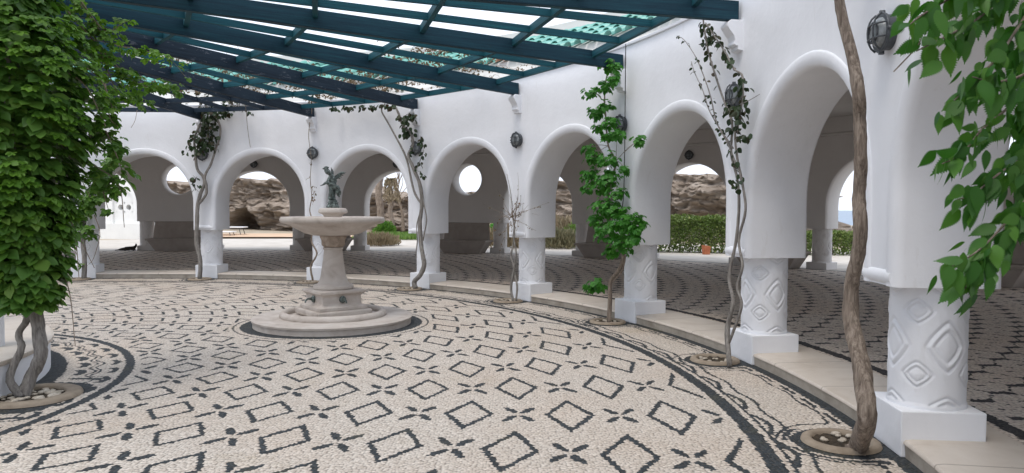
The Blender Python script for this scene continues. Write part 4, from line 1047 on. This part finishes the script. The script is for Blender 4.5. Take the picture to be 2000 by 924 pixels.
shoot_leaves([[(1.269, 9.818, 3.543), (1.036, 9.846, 3.436), (0.931, 9.876, 3.165), (0.856, 9.883, 2.726)], [(0.867, 9.862, 3.657), (1.270, 9.818, 3.652), (1.561, 9.776, 3.571)], [(1.151, 9.833, 3.380), (1.120, 9.836, 2.833)]], v7, 'foliage', M_leafd, 0.10, 130, 'round', False, 0.20, droop=0.8)
shoot_leaves([[(1.525, 9.731, 3.673), (1.877, 9.670, 3.709), (2.087, 9.626, 3.574)], [(0.625, 9.880, 2.725), (0.708, 9.875, 2.944), (0.802, 9.867, 3.142)], [(0.744, 9.872, 2.284), (0.832, 9.865, 1.975)], [(1.167, 9.831, 2.832), (1.261, 9.819, 2.919)]], v7, 'leaves', M_leafd, 0.095, 60, 'round', False, 0.09, droop=0.8)
# pier 8
s8 = [[(-1.563, 9.735, -0.006), (-1.566, 9.775, 0.510), (-1.605, 9.799, 0.951), (-1.578, 9.824, 1.392), (-1.626, 9.826, 1.833)]]
v8 = vine('leafy_vine', 'dark trunk vine with green leaves just right of the big creeper', 8, s8, [[0.05, 0.048, 0.045, 0.04]], M_bark_g, 8, 0.16)
tw(v8, [[(-1.347, 9.808, 1.393), (-1.225, 9.773, 0.953), (-1.367, 9.755, 0.457), (-1.492, 9.736, 0.292)], [(-1.702, 9.753, 1.283), (-1.826, 9.679, 1.064), (-1.688, 9.704, 0.515), (-1.611, 9.717, 0.349)]], 0.007)
P_ = [[(-1.704, 9.752, 1.173), (-1.468, 9.740, 1.613), (-1.131, 9.734, 1.833), (-0.864, 9.762, 2.273)], [(-1.572, 9.724, 1.393), (-1.228, 9.723, 2.161), (-0.963, 9.753, 2.600), (-0.855, 9.763, 2.820)], [(-1.526, 9.731, 1.174), (-1.379, 9.753, 0.953)]]
shoot_leaves(P_, v8, 'foliage', M_leaf, 0.13, 70, 'leaflet', True, 0.24, droop=0.7)
shoot_leaves([[(-1.571, 9.724, 0.348), (-1.512, 9.733, 0.293)]], v8, 'leaves', M_leafy, 0.10, 50, 'leaflet', True, 0.08, droop=0.7)

# black cable on pier 3
b = MB(); S = spline([(9.149, 3.987, 3.746), (9.155, 4.023, 2.981), (9.163, 4.079, 2.303), (9.157, 4.093, 1.752), (9.138, 4.135, 1.475), (9.157, 4.019, 1.269), (9.137, 4.014, 1.062), (9.097, 4.105, 0.918)], 6); b.tube(S, 0.006, 6)
tag(b.build('cable', M_cable, None, smooth=True), 'thin black cable hanging down the wall beside the bright green vine', 'cable')

# ------------------------------------------------------------------ foreground branch at right
hb = thing('hanging_branch', 'large serrated green leaves hanging on thin branches at the right edge', 'branch', (9.626, -2.984, 2.581))
HB = [[(9.550, -3.084, 2.541), (9.343, -3.184, 2.350), (9.162, -3.284, 2.188), (9.035, -3.334, 2.111), (8.912, -3.384, 2.052), (8.881, -3.384, 2.036)],
      [(9.571, -3.084, 2.454), (9.364, -3.184, 2.216), (9.199, -3.284, 2.043), (9.104, -3.284, 1.945), (9.010, -3.334, 1.873)],
      [(9.594, -3.084, 2.280), (9.421, -3.184, 2.048), (9.253, -3.284, 1.897), (9.157, -3.284, 1.815), (9.030, -3.384, 1.725), (8.968, -3.384, 1.693)],
      [(9.615, -3.084, 2.192), (9.442, -3.184, 1.912), (9.326, -3.234, 1.738), (9.210, -3.284, 1.668), (9.098, -3.334, 1.601), (9.018, -3.384, 1.584)],
      [(9.618, -3.084, 2.104), (9.464, -3.184, 1.776), (9.311, -3.284, 1.602), (9.197, -3.334, 1.504), (9.086, -3.384, 1.426), (8.977, -3.434, 1.382)],
      [(9.465, -3.184, 1.742), (9.296, -3.284, 1.536), (9.183, -3.334, 1.440), (9.088, -3.384, 1.363), (9.042, -3.384, 1.299)],
      [(9.272, -3.284, 2.317), (9.079, -3.384, 2.237), (8.941, -3.434, 2.176), (8.837, -3.484, 2.117), (8.801, -3.484, 2.088)],
      [(9.632, -2.984, 2.399), (9.456, -3.084, 2.174), (9.427, -3.084, 1.962), (9.406, -3.084, 1.749), (9.404, -3.084, 1.535)],
      [(9.347, -3.284, 2.027), (9.196, -3.384, 1.959), (9.085, -3.434, 1.935), (8.991, -3.484, 1.940)]]
b = MB()
for p in HB: S = spline(p, 5); b.tube(S, lerp_list([0.006, 0.004, 0.002], len(S)), 6)
S = spline([(8.839, -3.334, 1.983), (8.881, -3.384, 2.048), (8.896, -3.384, 2.082)], 4); b.tube(S, 0.0022, 5)
b.build('stem', M_bark, hb, smooth=True)
Ps = []; Ts = []; Ns = []; Ss = []
for p in HB:
    S = [np.array(q) for q in spline(p, 5)]; side = 1
    acc = 0
    for a_, b_ in zip(S[:-1], S[1:]):
        acc += np.linalg.norm(b_-a_); d = nrm((b_-a_)[None])[0]
        while acc > 0.0095:
            acc -= 0.0095; side = -side
            sv = np.cross(d, [0, 1, 0]); sv = sv/np.linalg.norm(sv)
            T = d*0.45+side*sv*0.6+np.array([0, 0, -1.05])+0.33*rng.normal(size=3)
            Ps.append(b_+rng.normal(size=3)*0.022); Ts.append(T); Ns.append(np.array([0.1, -0.75, 0.55])+0.5*rng.normal(size=3)); Ss.append(rng.uniform(0.045, 0.092))
leaves('leaves', 'serrate', Ps, Ts, Ns, Ss, M_leafn, hb)

# ------------------------------------------------------------------ dry growth on the pergola
def dry_clump(label, centre, spread, n, nl, leafm=M_leafr, size=0.05):
    t = thing('dry_growth', label, 'dry twigs', centre, 0, 'dry vine growth lying on the pergola'); c0 = Vector(centre); ps = []
    for i in range(n):
        a_ = c0+Vector((random.gauss(0, spread[0]), random.gauss(0, spread[1]), random.gauss(0, spread[2]))); d_ = Vector((random.gauss(0, 1), random.gauss(0, 1), random.gauss(0, .3))).normalized()*random.uniform(.15, .45)
        ps.append([a_, a_+d_*.5+Vector((0, 0, random.uniform(-.05, .06))), a_+d_])
    tw(t, ps, 0.003)
    if nl: shoot_leaves(ps, t, 'dead_leaves', leafm, size, nl, 'round', False, 0.05, droop=0.4)
    return t
dry_clump('brown dead leaves on the pergola above the grey vine', (4.571, 9.016, 4.017), (0.75, 0.6, 0.12), 190, 30)
dry_clump('brown dead leaves on the pergola between the second and third beams', (6.363, 7.216, 4.124), (0.7, 0.6, 0.12), 150, 26)
dry_clump('brown dry tangle on the pergola near the creeper sprays', (2.162, 7.916, 4.013), (1.1, 0.7, 0.12), 170, 26)
dry_clump('green and brown tangle where the dark leafy vine meets the pergola', (1.384, 9.816, 3.870), (0.5, 0.35, 0.10), 70, 16, M_leafd, 0.08)
dry_clump('dead twigs on the nearest beam end above the second pier', (10.564, 6.216, 4.849), (0.3, 0.25, 0.07), 55, 7, M_leafr, 0.045)
dry_clump('olive brown leaves on the pergola edge right above the curved vine', (5.082, 10.016, 3.990), (0.55, 0.3, 0.08), 60, 22, M_leafd, 0.07)
# loose wreath of bare twigs hanging under a beam
wt = thing('twig_wreath', 'round tangle of bare pale twigs hanging from the nearest top beam', 'dry twigs', (7.702, 3.416, 4.154)); c0 = Vector((7.702, 3.416, 4.185)); b = MB()
for i in range(16):
    r_ = random.uniform(.12, .24); ph_ = random.uniform(0, 6.28); tilt = random.uniform(-.25, .25)
    P = [c0+Vector((r_*1.1*math.cos(q+ph_)*(1+random.uniform(-.08, .08)), r_*math.sin(q+ph_)*0.8, r_*.55*math.sin(q+ph_+tilt)+random.uniform(-.02, .02))) for q in np.linspace(0, random.uniform(3, 6.6), 14)]
    b.tube(spline(P, 2), 0.0035, 5)
for i in range(26):
    a_ = random.uniform(0, 6.28); p0 = c0+Vector((.22*math.cos(a_), .15*math.sin(a_), .1*math.sin(a_))); d_ = Vector((math.cos(a_)*.12, random.uniform(-.05, .05), random.uniform(-.16, .08)))
    b.tube(spline([p0, p0+d_*.5+Vector((random.uniform(-.03, .03), 0, 0)), p0+d_], 3), 0.0025, 4)
b.build('twigs', M_twig, wt)['kind'] = 'stuff'
# single threads hanging from the pergola
for i, (p, lab) in enumerate([([(2.381, 8.416, 4.402), (2.350, 8.616, 3.942), (2.329, 8.816, 3.211), (2.349, 8.916, 2.779)], 'thin dry tendril hanging between the forked vine and the second arch'),
                              ([(-0.189, 9.416, 3.592), (-0.235, 9.416, 3.379), (-0.323, 9.416, 3.219)], 'short dry tendril hanging over the leftmost arch')]):
    b = MB(); S = spline(p, 4); b.tube(S, 0.005, 5); tag(b.build('hanging_tendril', M_twig), lab, 'tendril')

# ------------------------------------------------------------------ beyond the gallery
M_rock, nt, bb = new_mat('stratified_rock', 0.9, 0.2)
v = coords(nt); vv2 = scaled(nt, v, (0.35, 0.35, 2.6))
c = ramp(nt, noise(nt, vv2, 1.6, 10, .7, .8), [(0.28, (0.28, 0.215, 0.165)), (0.42, (0.42, 0.335, 0.265)), (0.55, (0.53, 0.44, 0.36)), (0.7, (0.60, 0.525, 0.445)), (0.85, (0.46, 0.38, 0.305))])
c = mix(nt, E(nt, noise(nt, v, 1.1, 6, .7)).gt(0.60)*0.35, c, (0.40, 0.35, 0.29))
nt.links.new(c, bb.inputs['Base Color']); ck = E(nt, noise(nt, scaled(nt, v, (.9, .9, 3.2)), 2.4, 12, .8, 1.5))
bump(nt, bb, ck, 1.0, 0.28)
c = mix(nt, ((0.42-ck).max(0)*4.0).min(0.7), c, (0.12, 0.09, 0.065)); nt.links.new(c, bb.inputs['Base Color'])  # crevice shade put into the colour, where the bump height is low
def rock_wall(name, path, heights, depth=8, seed=0, cave=None, lean=0.25, amp=1.0):
    P = [Vector((*p, 0)) for p in path]; L = [0]
    for a_, b_ in zip(P[:-1], P[1:]): L.append(L[-1]+(b_-a_).length)
    ns = int(L[-1]/0.13); nz = 64; nt_ = 14; V = []; F = []
    xs = [p.x for p in P]; ys = [p.y for p in P]
    for i in range(ns+1):
        s = L[-1]*i/ns; x = np.interp(s, L, xs); y = np.interp(s, L, ys); H = np.interp(s, L, heights)
        x2 = np.interp(min(s+.5, L[-1]), L, xs); y2 = np.interp(min(s+.5, L[-1]), L, ys); x1 = np.interp(max(s-.5, 0), L, xs); y1 = np.interp(max(s-.5, 0), L, ys)
        t = Vector((x2-x1, y2-y1, 0)).normalized(); nrm_ = Vector((t.y, -t.x, 0))
        H *= 1+0.10*mn.noise(Vector((s*.35, seed, 0)))+0.07*mn.noise(Vector((s*1.3, seed, 3)))+0.05*mn.noise(Vector((s*4, seed, 5)))
        for j in range(nz+nt_+1):
            if j <= nz: u = j/nz; z = H*u-0.3*(1-u); back = lean*H*(u**2.5)*.6
            else: u = (j-nz)/nt_; z = H+0.4*u*H*.3*mn.noise(Vector((s*.5, u*3, seed+9))); back = lean*H*.6+depth*u
            p3 = Vector((s*.45, seed*7.1, z*1.5))
            zw = z+0.35*mn.noise(Vector((s*.3, seed, z*.3)))+s*0.07
            d = mn.fractal(Vector((s*.22, seed*3.3, z*.5)), 1.0, 2.0, 4)*1.3+mn.fractal(Vector((s*.9, seed*5.1, zw*1.9)), 0.7, 2.1, 6)*0.42
            ridge = mn.noise(Vector((s*.10, seed, zw*4.2)))*0.22+mn.noise(Vector((s*.35, seed, zw*11)))*0.13+mn.fractal(Vector((s*2.6, seed, z*4.5)), 0.5, 2.1, 4)*0.30
            d = (d+ridge)*amp
            if cave and j <= nz:
                cs, cw, ch, cd_ = cave; q = ((s-cs)/cw)**2+(max(0, z)/ch)**2
                if q < 1.0: d -= cd_*min(1, (1-q)*3.0)
            w_ = 1 if j <= nz else max(0, 1-u)
            p = Vector((x, y, 0))+nrm_*(d*w_)-nrm_*back
            V.append((p.x, p.y, max(-.3, z+0.12*mn.noise(Vector((s*2, z*3, seed)))*(1 if j > 3 else 0))))
    m_ = nz+nt_+1
    for i in range(ns):
        for j in range(m_-1): F.append((i*m_+j, (i+1)*m_+j, (i+1)*m_+j+1, i*m_+j+1))
    b = MB(); b.add(V, F); return b.build(name, M_rock, kind='structure', smooth=True)
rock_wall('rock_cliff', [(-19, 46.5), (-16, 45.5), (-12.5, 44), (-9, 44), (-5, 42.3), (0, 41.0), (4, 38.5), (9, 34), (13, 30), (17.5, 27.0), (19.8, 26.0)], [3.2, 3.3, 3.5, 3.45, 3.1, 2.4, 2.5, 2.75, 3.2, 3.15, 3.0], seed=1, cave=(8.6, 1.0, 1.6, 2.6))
rock_wall('rock_cliff', [(-34, 36), (-26, 41), (-20, 46)], [4.2, 3.6, 3.2], seed=5, amp=1.3)
def rock_blob(name, c, s, seed):
    bm = bmesh.new(); bmesh.ops.create_icosphere(bm, subdivisions=6, radius=1)
    for v_ in bm.verts:
        p = v_.co.copy(); q = Vector((p.x*s[0], p.y*s[1], p.z*s[2]))
        d = 1+0.30*mn.fractal(q*0.9+Vector((seed, 0, 0)), 1, 2, 4)+0.22*abs(mn.noise(Vector((q.x*.6, q.y*.6, q.z*7+seed))))+0.10*mn.noise(Vector((q.x*2, q.y*2, q.z*14+seed)))
        v_.co = Vector((q.x*d, q.y*d, q.z*(1+0.2*mn.noise(q+Vector((seed, 2, 1))))))+Vector(c)
    me = bpy.data.meshes.new(name); bm.to_mesh(me); bm.free(); o = bpy.data.objects.new(name, me); C.objects.link(o); me.materials.append(M_rock); o['kind'] = 'structure'
    me.polygons.foreach_set('use_smooth', [True]*len(me.polygons)); return o
rock_blob('rock_ledge', (19.7, 25.2, 2.35), (1.9, 1.5, 0.50), 3)
rock_blob('rock_ledge', (19.0, 25.6, 0.9), (1.15, 1.3, 1.6), 8)
rock_blob('shore_rock', (21.4, 25.4, 0.55), (0.95, 0.8, 0.55), 12)
rock_blob('shore_rock', (24.5, 27.0, 0.4), (1.6, 1.0, 0.6), 15)

# hedges
def hedge(label, p0, p1, h, wd, n, seed, mat=M_hedge, flowers=0):
    p0, p1 = np.array(p0), np.array(p1); L = np.linalg.norm(p1-p0); d = (p1-p0)/L; nn = np.array([-d[1], d[0]])
    t = thing('hedge', label, 'hedge', ((p0[0]+p1[0])/2, (p0[1]+p1[1])/2, FZ-0.03))
    s = rng.random(n)*L; a = rng.random(n)*pi; rr_ = 1+0.10*np.array([mn.noise(Vector((x*1.4, q*2, seed))) for x, q in zip(s, a)])
    ex = np.sign(np.cos(a))*np.abs(np.cos(a))**0.5*wd/2*rr_; ez = np.abs(np.sin(a))**0.35*h*rr_
    base_low = rng.random(n) < 0.55; ez = np.where(base_low, rng.random(n)*h, ez)
    k = rng.uniform(0.85, 1.02, n); ex *= k
    P = np.c_[p0[0]+d[0]*s+nn[0]*ex, p0[1]+d[1]*s+nn[1]*ex, FZ-0.03+ez*rng.uniform(.93, 1.03, n)]
    O = np.c_[nn[0]*np.cos(a), nn[1]*np.cos(a), np.sin(a)]
    leaves('foliage', 'leaflet', P, O+0.8*rvec(n), O+0.9*rvec(n)+np.array([0, 0, .4]), rng.uniform(0.06, 0.11, n), mat, t)
    b = MB()
    for i in range(int(L/0.35)):
        c0 = p0+d*(i+.5)*0.35; b.tube([(c0[0], c0[1], FZ-.04), (c0[0]+.03, c0[1], h*.4), (c0[0]-.05, c0[1]+.04, h*.8)], [.025, .018, .008], 6)
    b.build('stems', M_bark, t)
    b = MB(); m_ = MB()
    return t
hedge('tall clipped green hedge behind the orange planter seen through the second arch from right', (11.2, 18.9+0.6), (16.05, 18.3), 1.18, 1.0, 15000, 2)
hedge('low green hedge with pale flowers seen through the nearest outer arch with the sea', (16.6, 18.0), (22.5, 17.4), 0.72, 0.9, 11000, 6)
# shrubs and plants
def shrub(name, label, loc, r, h, n, mat, kind='leaflet', size=0.09, cat='shrub', up=0.3, stems=True):
    t = thing(name, label, cat, loc); q = rvec(n); q[:, 2] = np.abs(q[:, 2]); k = rng.random((n, 1))**0.35
    P = np.array(loc)+q*k*np.array([r, r, h])*(1+0.25*np.array([[mn.noise(Vector(tuple(v_*2.5))+Vector((loc[0], 0, 0)))] for v_ in q]))
    leaves('foliage', kind, P, q*0.7+np.array([0, 0, up])+0.5*rvec(n), rvec(n)+q, size*rng.uniform(.6, 1.2, n), mat, t)
    if stems:
        b = MB()
        for i in range(9):
            e = Vector(loc)+Vector((random.uniform(-r, r)*.7, random.uniform(-r, r)*.7, h*random.uniform(.5, .9))); b.tube([loc, (Vector(loc)+e)/2+Vector((0, 0, .05)), e], [.02, .012, .005], 5)
        b.build('stems', M_twig, t)
    return t
shrub('round_shrub', 'small round dark green shrub in front of the palm', (0.640, 33.790, 0.100), 0.62, 0.72, 2400, M_leaf, size=0.12)
shrub('dry_shrub', 'pale dry brush left of the green patch at the gallery edge', (2.4, 22.6, 0.08), 0.8, 0.38, 1300, M_dryg, 'narrow', 0.22, up=1.2)
shrub('dry_shrub', 'pale dry brush seen between the bench and the dry vine', (7.4, 21.5, 0.08), 0.8, 0.75, 1400, M_dryg, 'narrow', 0.25, up=1.3)
shrub('dry_shrub', 'tall tan dry grass on the bank seen through the middle arch', (9.7, 23.4, 0.08), 1.1, 1.0, 1700, M_dryg, 'narrow', 0.3, up=1.3)
shrub('grey_shrub', 'grey green spiky shrub at the gallery edge seen through the middle arch', (9.5, 21.2, 0.08), 0.85, 0.62, 1700, leaf_mat('grey_leaves', [(0, (0.10, 0.11, 0.06)), (0.6, (0.18, 0.17, 0.10)), (1, (0.24, 0.21, 0.13))]), 'narrow', 0.22, up=0.8)
shrub('light_shrub', 'light green bush behind the grey shrub in the middle arch', (10.4, 22.5, 0.08), 0.8, 0.95, 1300, M_grass, 'narrow', 0.2, up=0.8)
shrub('orchard_shrub', 'small green bush behind the dry twigs of the fourth pier', (7.0, 23.5, 0.08), 0.6, 1.0, 900, M_leafb, 'leaflet', 0.12, up=0.4)
# ground cover of grass
n = 7000; gx = rng.uniform(0.2, 4.6, n); gy = rng.uniform(27.5, 32.5, n)
P = np.c_[gx, gy, np.full(n, 0.10)]; o = leaves('grass', 'narrow', P, rvec(n)*0.5+np.array([0, 0, 1.0]), rvec(n), rng.uniform(0.12, 0.30, n), M_grass, None); o['kind'] = 'stuff'
# palms
def frond_palm(label, loc, h, r, fronds, dead):
    t = thing('palm_tree', label, 'palm', loc); b = MB(); P = [Vector(loc)+Vector((0.05*math.sin(i*.5), 0, h*i/24)) for i in range(25)]
    b.tube(P, [r*(1.15-0.35*i/24)*(1.0+0.10*(i % 2)) for i in range(25)], 12, 0.1, 3); b.build('trunk', M_bark, t, smooth=False)
    top = P[-1]; Ps = []; Ts = []; Ns = []; Ss = []; st_ = MB()
    for i in range(fronds):
        a_ = random.uniform(0, 2*pi); L_ = random.uniform(1.0, 1.7); droop = random.uniform(.9, 1.5) if dead else random.uniform(.1, .8)
        S = spline([top, top+Vector((math.cos(a_)*L_*.22, math.sin(a_)*L_*.22, .25-.2*droop)), top+Vector((math.cos(a_)*L_*.38, math.sin(a_)*L_*.38, .2-L_*.75*droop))], 8)
        st_.tube(S, lerp_list([.018, .006], len(S)), 5)
        for q0, q1 in zip(S[:-1], S[1:]):
            d_ = (q1-q0).normalized(); sv = d_.orthogonal()
            for s_ in (-1, 1, -1, 1): Ps.append(q0.lerp(q1, random.random())); Ts.append(d_+sv*s_*.6+Vector((0, 0, -.4))); Ns.append((random.gauss(0, 1), random.gauss(0, 1), 1)); Ss.append(random.uniform(.12, .28))
    st_.build('frond_stems', M_twig, t); leaves('fronds', 'narrow', Ps, Ts, Ns, Ss, M_dryg if dead else M_grass, t); return t
frond_palm('bare tall palm trunk behind the small round shrub', (-0.499, 38.416, 0.181), 6.0, 0.20, 7, True)
frond_palm('young palm with hanging dead fronds right of the taller trunk', (0.365, 37.416, 0.215), 3.0, 0.14, 18, True)
b = MB(); tr0 = Vector((0.878, 38.916, 0.171)); tr = thing('bare_tree', 'pale leafless tree with curving branches behind the palms', 'tree', tr0)
b.tube(spline([tr0, tr0+Vector((-.1, 0, 1.2)), tr0+Vector((-.5, 0, 2.6)), tr0+Vector((-.3, 0, 3.5))], 5), lerp_list([.12, .06, .03], 16), 8)
for i in range(12):
    p0 = tr0+Vector((-.3, 0, 1.8+i*.14)); e_ = p0+Vector((random.uniform(-.9, 1.1), random.uniform(-.5, .5), random.uniform(.4, 1.3))); b.tube(spline([p0, (p0+e_)/2+Vector((random.uniform(-.2, .2), 0, .15)), e_], 4), lerp_list([.03, .012], 9), 5)
b.build('trunk', M_twig, tr)
# terracotta planters
def planter(label, loc, s, rz, broken):
    t = thing('terracotta_planter', label, 'planter', loc, rz, 'terracotta planters by the hedges'); b = MB(); h = s*1.45
    V = [(-s*.45, -s*.4, 0), (s*.45, -s*.4, 0), (s*.45, s*.4, 0), (-s*.45, s*.4, 0), (-s*.55, -s*.5, h), (s*.55, -s*.5, h*(.86 if broken else 1)), (s*.55, s*.5, h*(.9 if broken else 1)), (-s*.55, s*.5, h)]
    Vi = [(x*.84, y*.84, z-(0.0 if z > 0 else 0)) for x, y, z in V[4:]]; Vj = [(x*.75, y*.75, h*.8) for x, y, z in V[:4]]
    b.add(V+Vi+Vj, [(0, 3, 2, 1), (0, 1, 5, 4), (1, 2, 6, 5), (2, 3, 7, 6), (3, 0, 4, 7), (4, 5, 9, 8), (5, 6, 10, 9), (6, 7, 11, 10), (7, 4, 8, 11), (8, 9, 13, 12), (9, 10, 14, 13), (10, 11, 15, 14), (11, 8, 12, 15)])
    b.build('pot', M_terra, t, local=True, bevel=0.006)
    b = MB(); b.add([(x*.98, y*.98, h*.82) for x, y, z in Vi], [(0, 1, 2, 3)]); b.build('soil', M_soil, t, local=True); return t
planter('broken topped orange terracotta planter in front of the tall hedge', (13.994, 17.716, 0.090), 0.21, 0.2, True)
planter('orange terracotta planter beside the column near the sea view', (17.437, 16.636, 0.090), 0.20, 0.1, False)
# white low tables in front of the cave
def table(label, loc, w_, h_, rz):
    t = thing('low_table', label, 'table', loc, rz, 'white low tables by the rocks'); b = MB(); b.box((0, 0, h_), (w_, w_*.6, 0.05)); b.build('tabletop', M_whitep, t, local=True, bevel=0.01)
    for sx in (-1, 1):
        for sy in (-1, 1): b = MB(); b.tube([(sx*w_*.42, sy*w_*.25, 0), (sx*w_*.36, sy*w_*.22, h_-.02)], .02, 8); b.build('leg', M_metal, t, local=True)
    return t
table('wide low white table before the rock cave', (-7.653, 33.036, 0.100), 1.7, 0.42, 0.1)
table('smaller low white table in front of the wider one by the cave', (-7.373, 31.588, 0.100), 1.1, 0.22, 0.0)
# white building at the far left
wb = thing('white_building', 'bright white building with an arched niche and two round portholes seen through the leftmost arch', 'building', (-12.5, 29.0, 0))
def niche_wall():
    x0 = Vector((-20.0, 30.8, 0)); x1 = Vector((-9.6, 28.2, 0)); d = (x1-x0).normalized(); nn = Vector((d.y, -d.x, 0)); L = (x1-x0).length; H = 5.2
    def Q(s, z, o=0.0): p = x0+d*s+nn*o; return (p.x, p.y, z+0.05)
    return x0, d, nn, L, H, Q
x0, dW, nW, LW, HW, Q = niche_wall()
pr_s = (Vector((-10.94, 28.53, 0))-x0).dot(dW)     # niche centre along the wall
nz_s = 1.75; hwN = 0.60
b = MB()
outl = []
for i in range(13): a_ = pi*i/12; outl.append((hwN*math.cos(a_), nz_s+hwN*math.sin(a_)))
outl = [(hwN, 0.75)]+outl+[(-hwN, 0.75)]
# front face as strips round the niche
def face(o, pts): 
    n0 = len(b.v); b.v.extend([Q(pr_s+s, z, o) for s, z in pts]); b.f.append(tuple(range(n0, n0+len(pts))))
face(0, [(hwN, 0.75), (LW-pr_s, 0.75), (LW-pr_s, HW), (0, HW), (0, nz_s+hwN)]+[(hwN*math.cos(pi*i/12), nz_s+hwN*math.sin(pi*i/12)) for i in range(5, -1, -1)])
face(0, [(-hwN, 0.75), (-hwN, nz_s)]+[(hwN*math.cos(pi*i/12), nz_s+hwN*math.sin(pi*i/12)) for i in range(11, 5, -1)]+[(0, HW), (-pr_s, HW), (-pr_s, 0.75)])
face(0.12, [(-pr_s, -.2), (LW-pr_s, -.2), (LW-pr_s, 0.75), (-pr_s, 0.75)])
face(0.12, [(-pr_s, 0.75), (LW-pr_s, 0.75), (LW-pr_s, 0.751), (-pr_s, 0.751)])
n0 = len(b.v); b.v.extend([Q(0, .75, .12), Q(LW, .75, .12), Q(LW, .75, -.1), Q(0, .75, -.1)]); b.f.append((n0, n0+1, n0+2, n0+3))
for (s0, z0), (s1, z1) in zip(outl[:-1], outl[1:]):
    n0 = len(b.v); b.v.extend([Q(pr_s+s0, z0, 0), Q(pr_s+s1, z1, 0), Q(pr_s+s1, z1, -.1), Q(pr_s+s0, z0, -.1)]); b.f.append((n0, n0+1, n0+2, n0+3))
# niche back with two porthole openings
for cxs in (-0.23, 0.23):
    pc = (cxs, 1.52); R_p = 0.14; n = 20
    rect = (cxs-0.23 if cxs < 0 else 0, 1.28, 0 if cxs < 0 else 0.46, 1.76)
    V0i = len(b.v)
    for i in range(n):
        a_ = 2*pi*i/n; cx_, cz_ = math.cos(a_), math.sin(a_); t_ = min((0.23/abs(cx_)) if abs(cx_) > 1e-6 else 9, (0.24/abs(cz_)) if abs(cz_) > 1e-6 else 9)
        b.v.append(Q(pr_s+pc[0]+cx_*t_, pc[1]+cz_*t_, -.1)); b.v.append(Q(pr_s+pc[0]+cx_*R_p, pc[1]+cz_*R_p, -.1)); b.v.append(Q(pr_s+pc[0]+cx_*R_p, pc[1]+cz_*R_p, -.36))
    for i in range(n):
        k = (i+1) % n; b.f.append((V0i+3*i, V0i+3*k, V0i+3*k+1, V0i+3*i+1)); b.f.append((V0i+3*i+1, V0i+3*k+1, V0i+3*k+2, V0i+3*i+2))
face(-.1, [(-.6, .75), (.6, .75), (.6, 1.28), (-.6, 1.28)]); face(-.1, [(-.6, 1.76), (.6, 1.76), (.6, 2.4), (-.6, 2.4)]); face(-.1, [(-.6, 1.28), (-.46, 1.28), (-.46, 1.76), (-.6, 1.76)]); face(-.1, [(.46, 1.28), (.6, 1.28), (.6, 1.76), (.46, 1.76)])
b.build('front_wall', M_bright, wb)
b = MB()
for s in (0.0, LW): 
    n0 = len(b.v); b.v.extend([Q(s, -.2, 0.12), Q(s, -.2, -.8), Q(s, HW, -.8), Q(s, HW, 0.12)]); b.f.append((n0, n0+1, n0+2, n0+3))
n0 = len(b.v); b.v.extend([Q(0, -.2, -.8), Q(LW, -.2, -.8), Q(LW, HW, -.8), Q(0, HW, -.8)]); b.f.append((n0, n0+1, n0+2, n0+3))
b.build('side_wall', M_bright, wb)
b = MB(); n0 = 0; b.v.extend([Q(0, HW, .12), Q(LW, HW, .12), Q(LW, HW, -.8), Q(0, HW, -.8)]); b.f.append((0, 1, 2, 3)); b.build('roof', M_bright, wb)

# dark cat resting beside the leftmost bench's column
ct = thing('cat', 'small dark cat lying on the gallery floor beside the column left of the bench', 'cat', az(105.9, 18.95, FZ), rad(12))
cv = [(0.0, 0, 0.075), (0.10, 0, 0.085), (0.19, 0, 0.095), (0.25, 0.0, 0.13), (0.275, -0.01, 0.185), (0.295, -0.035, 0.185), (-0.10, 0, 0.068), (-0.20, 0, 0.05), (-0.30, 0.02, 0.03), (-0.40, 0.03, 0.02),
      (0.19, -0.06, 0.04), (0.22, -0.14, 0.018), (0.17, 0.05, 0.04), (0.23, 0.10, 0.018), (-0.08, -0.06, 0.045), (-0.02, -0.13, 0.018), (0.268, 0.025, 0.215), (0.264, 0.028, 0.245), (0.262, -0.030, 0.215), (0.258, -0.034, 0.245)]
ce = [(0, 1), (1, 2), (2, 3), (3, 4), (4, 5), (0, 6), (6, 7), (7, 8), (8, 9), (2, 10), (10, 11), (2, 12), (12, 13), (6, 14), (14, 15), (4, 16), (16, 17), (4, 18), (18, 19)]
crd = [0.068, 0.066, 0.06, 0.04, 0.044, 0.02, 0.066, 0.045, 0.016, 0.012, 0.028, 0.018, 0.028, 0.018, 0.035, 0.02, 0.014, 0.004, 0.014, 0.004]
skin_body('body', cv, ce, crd, M_cat, ct)
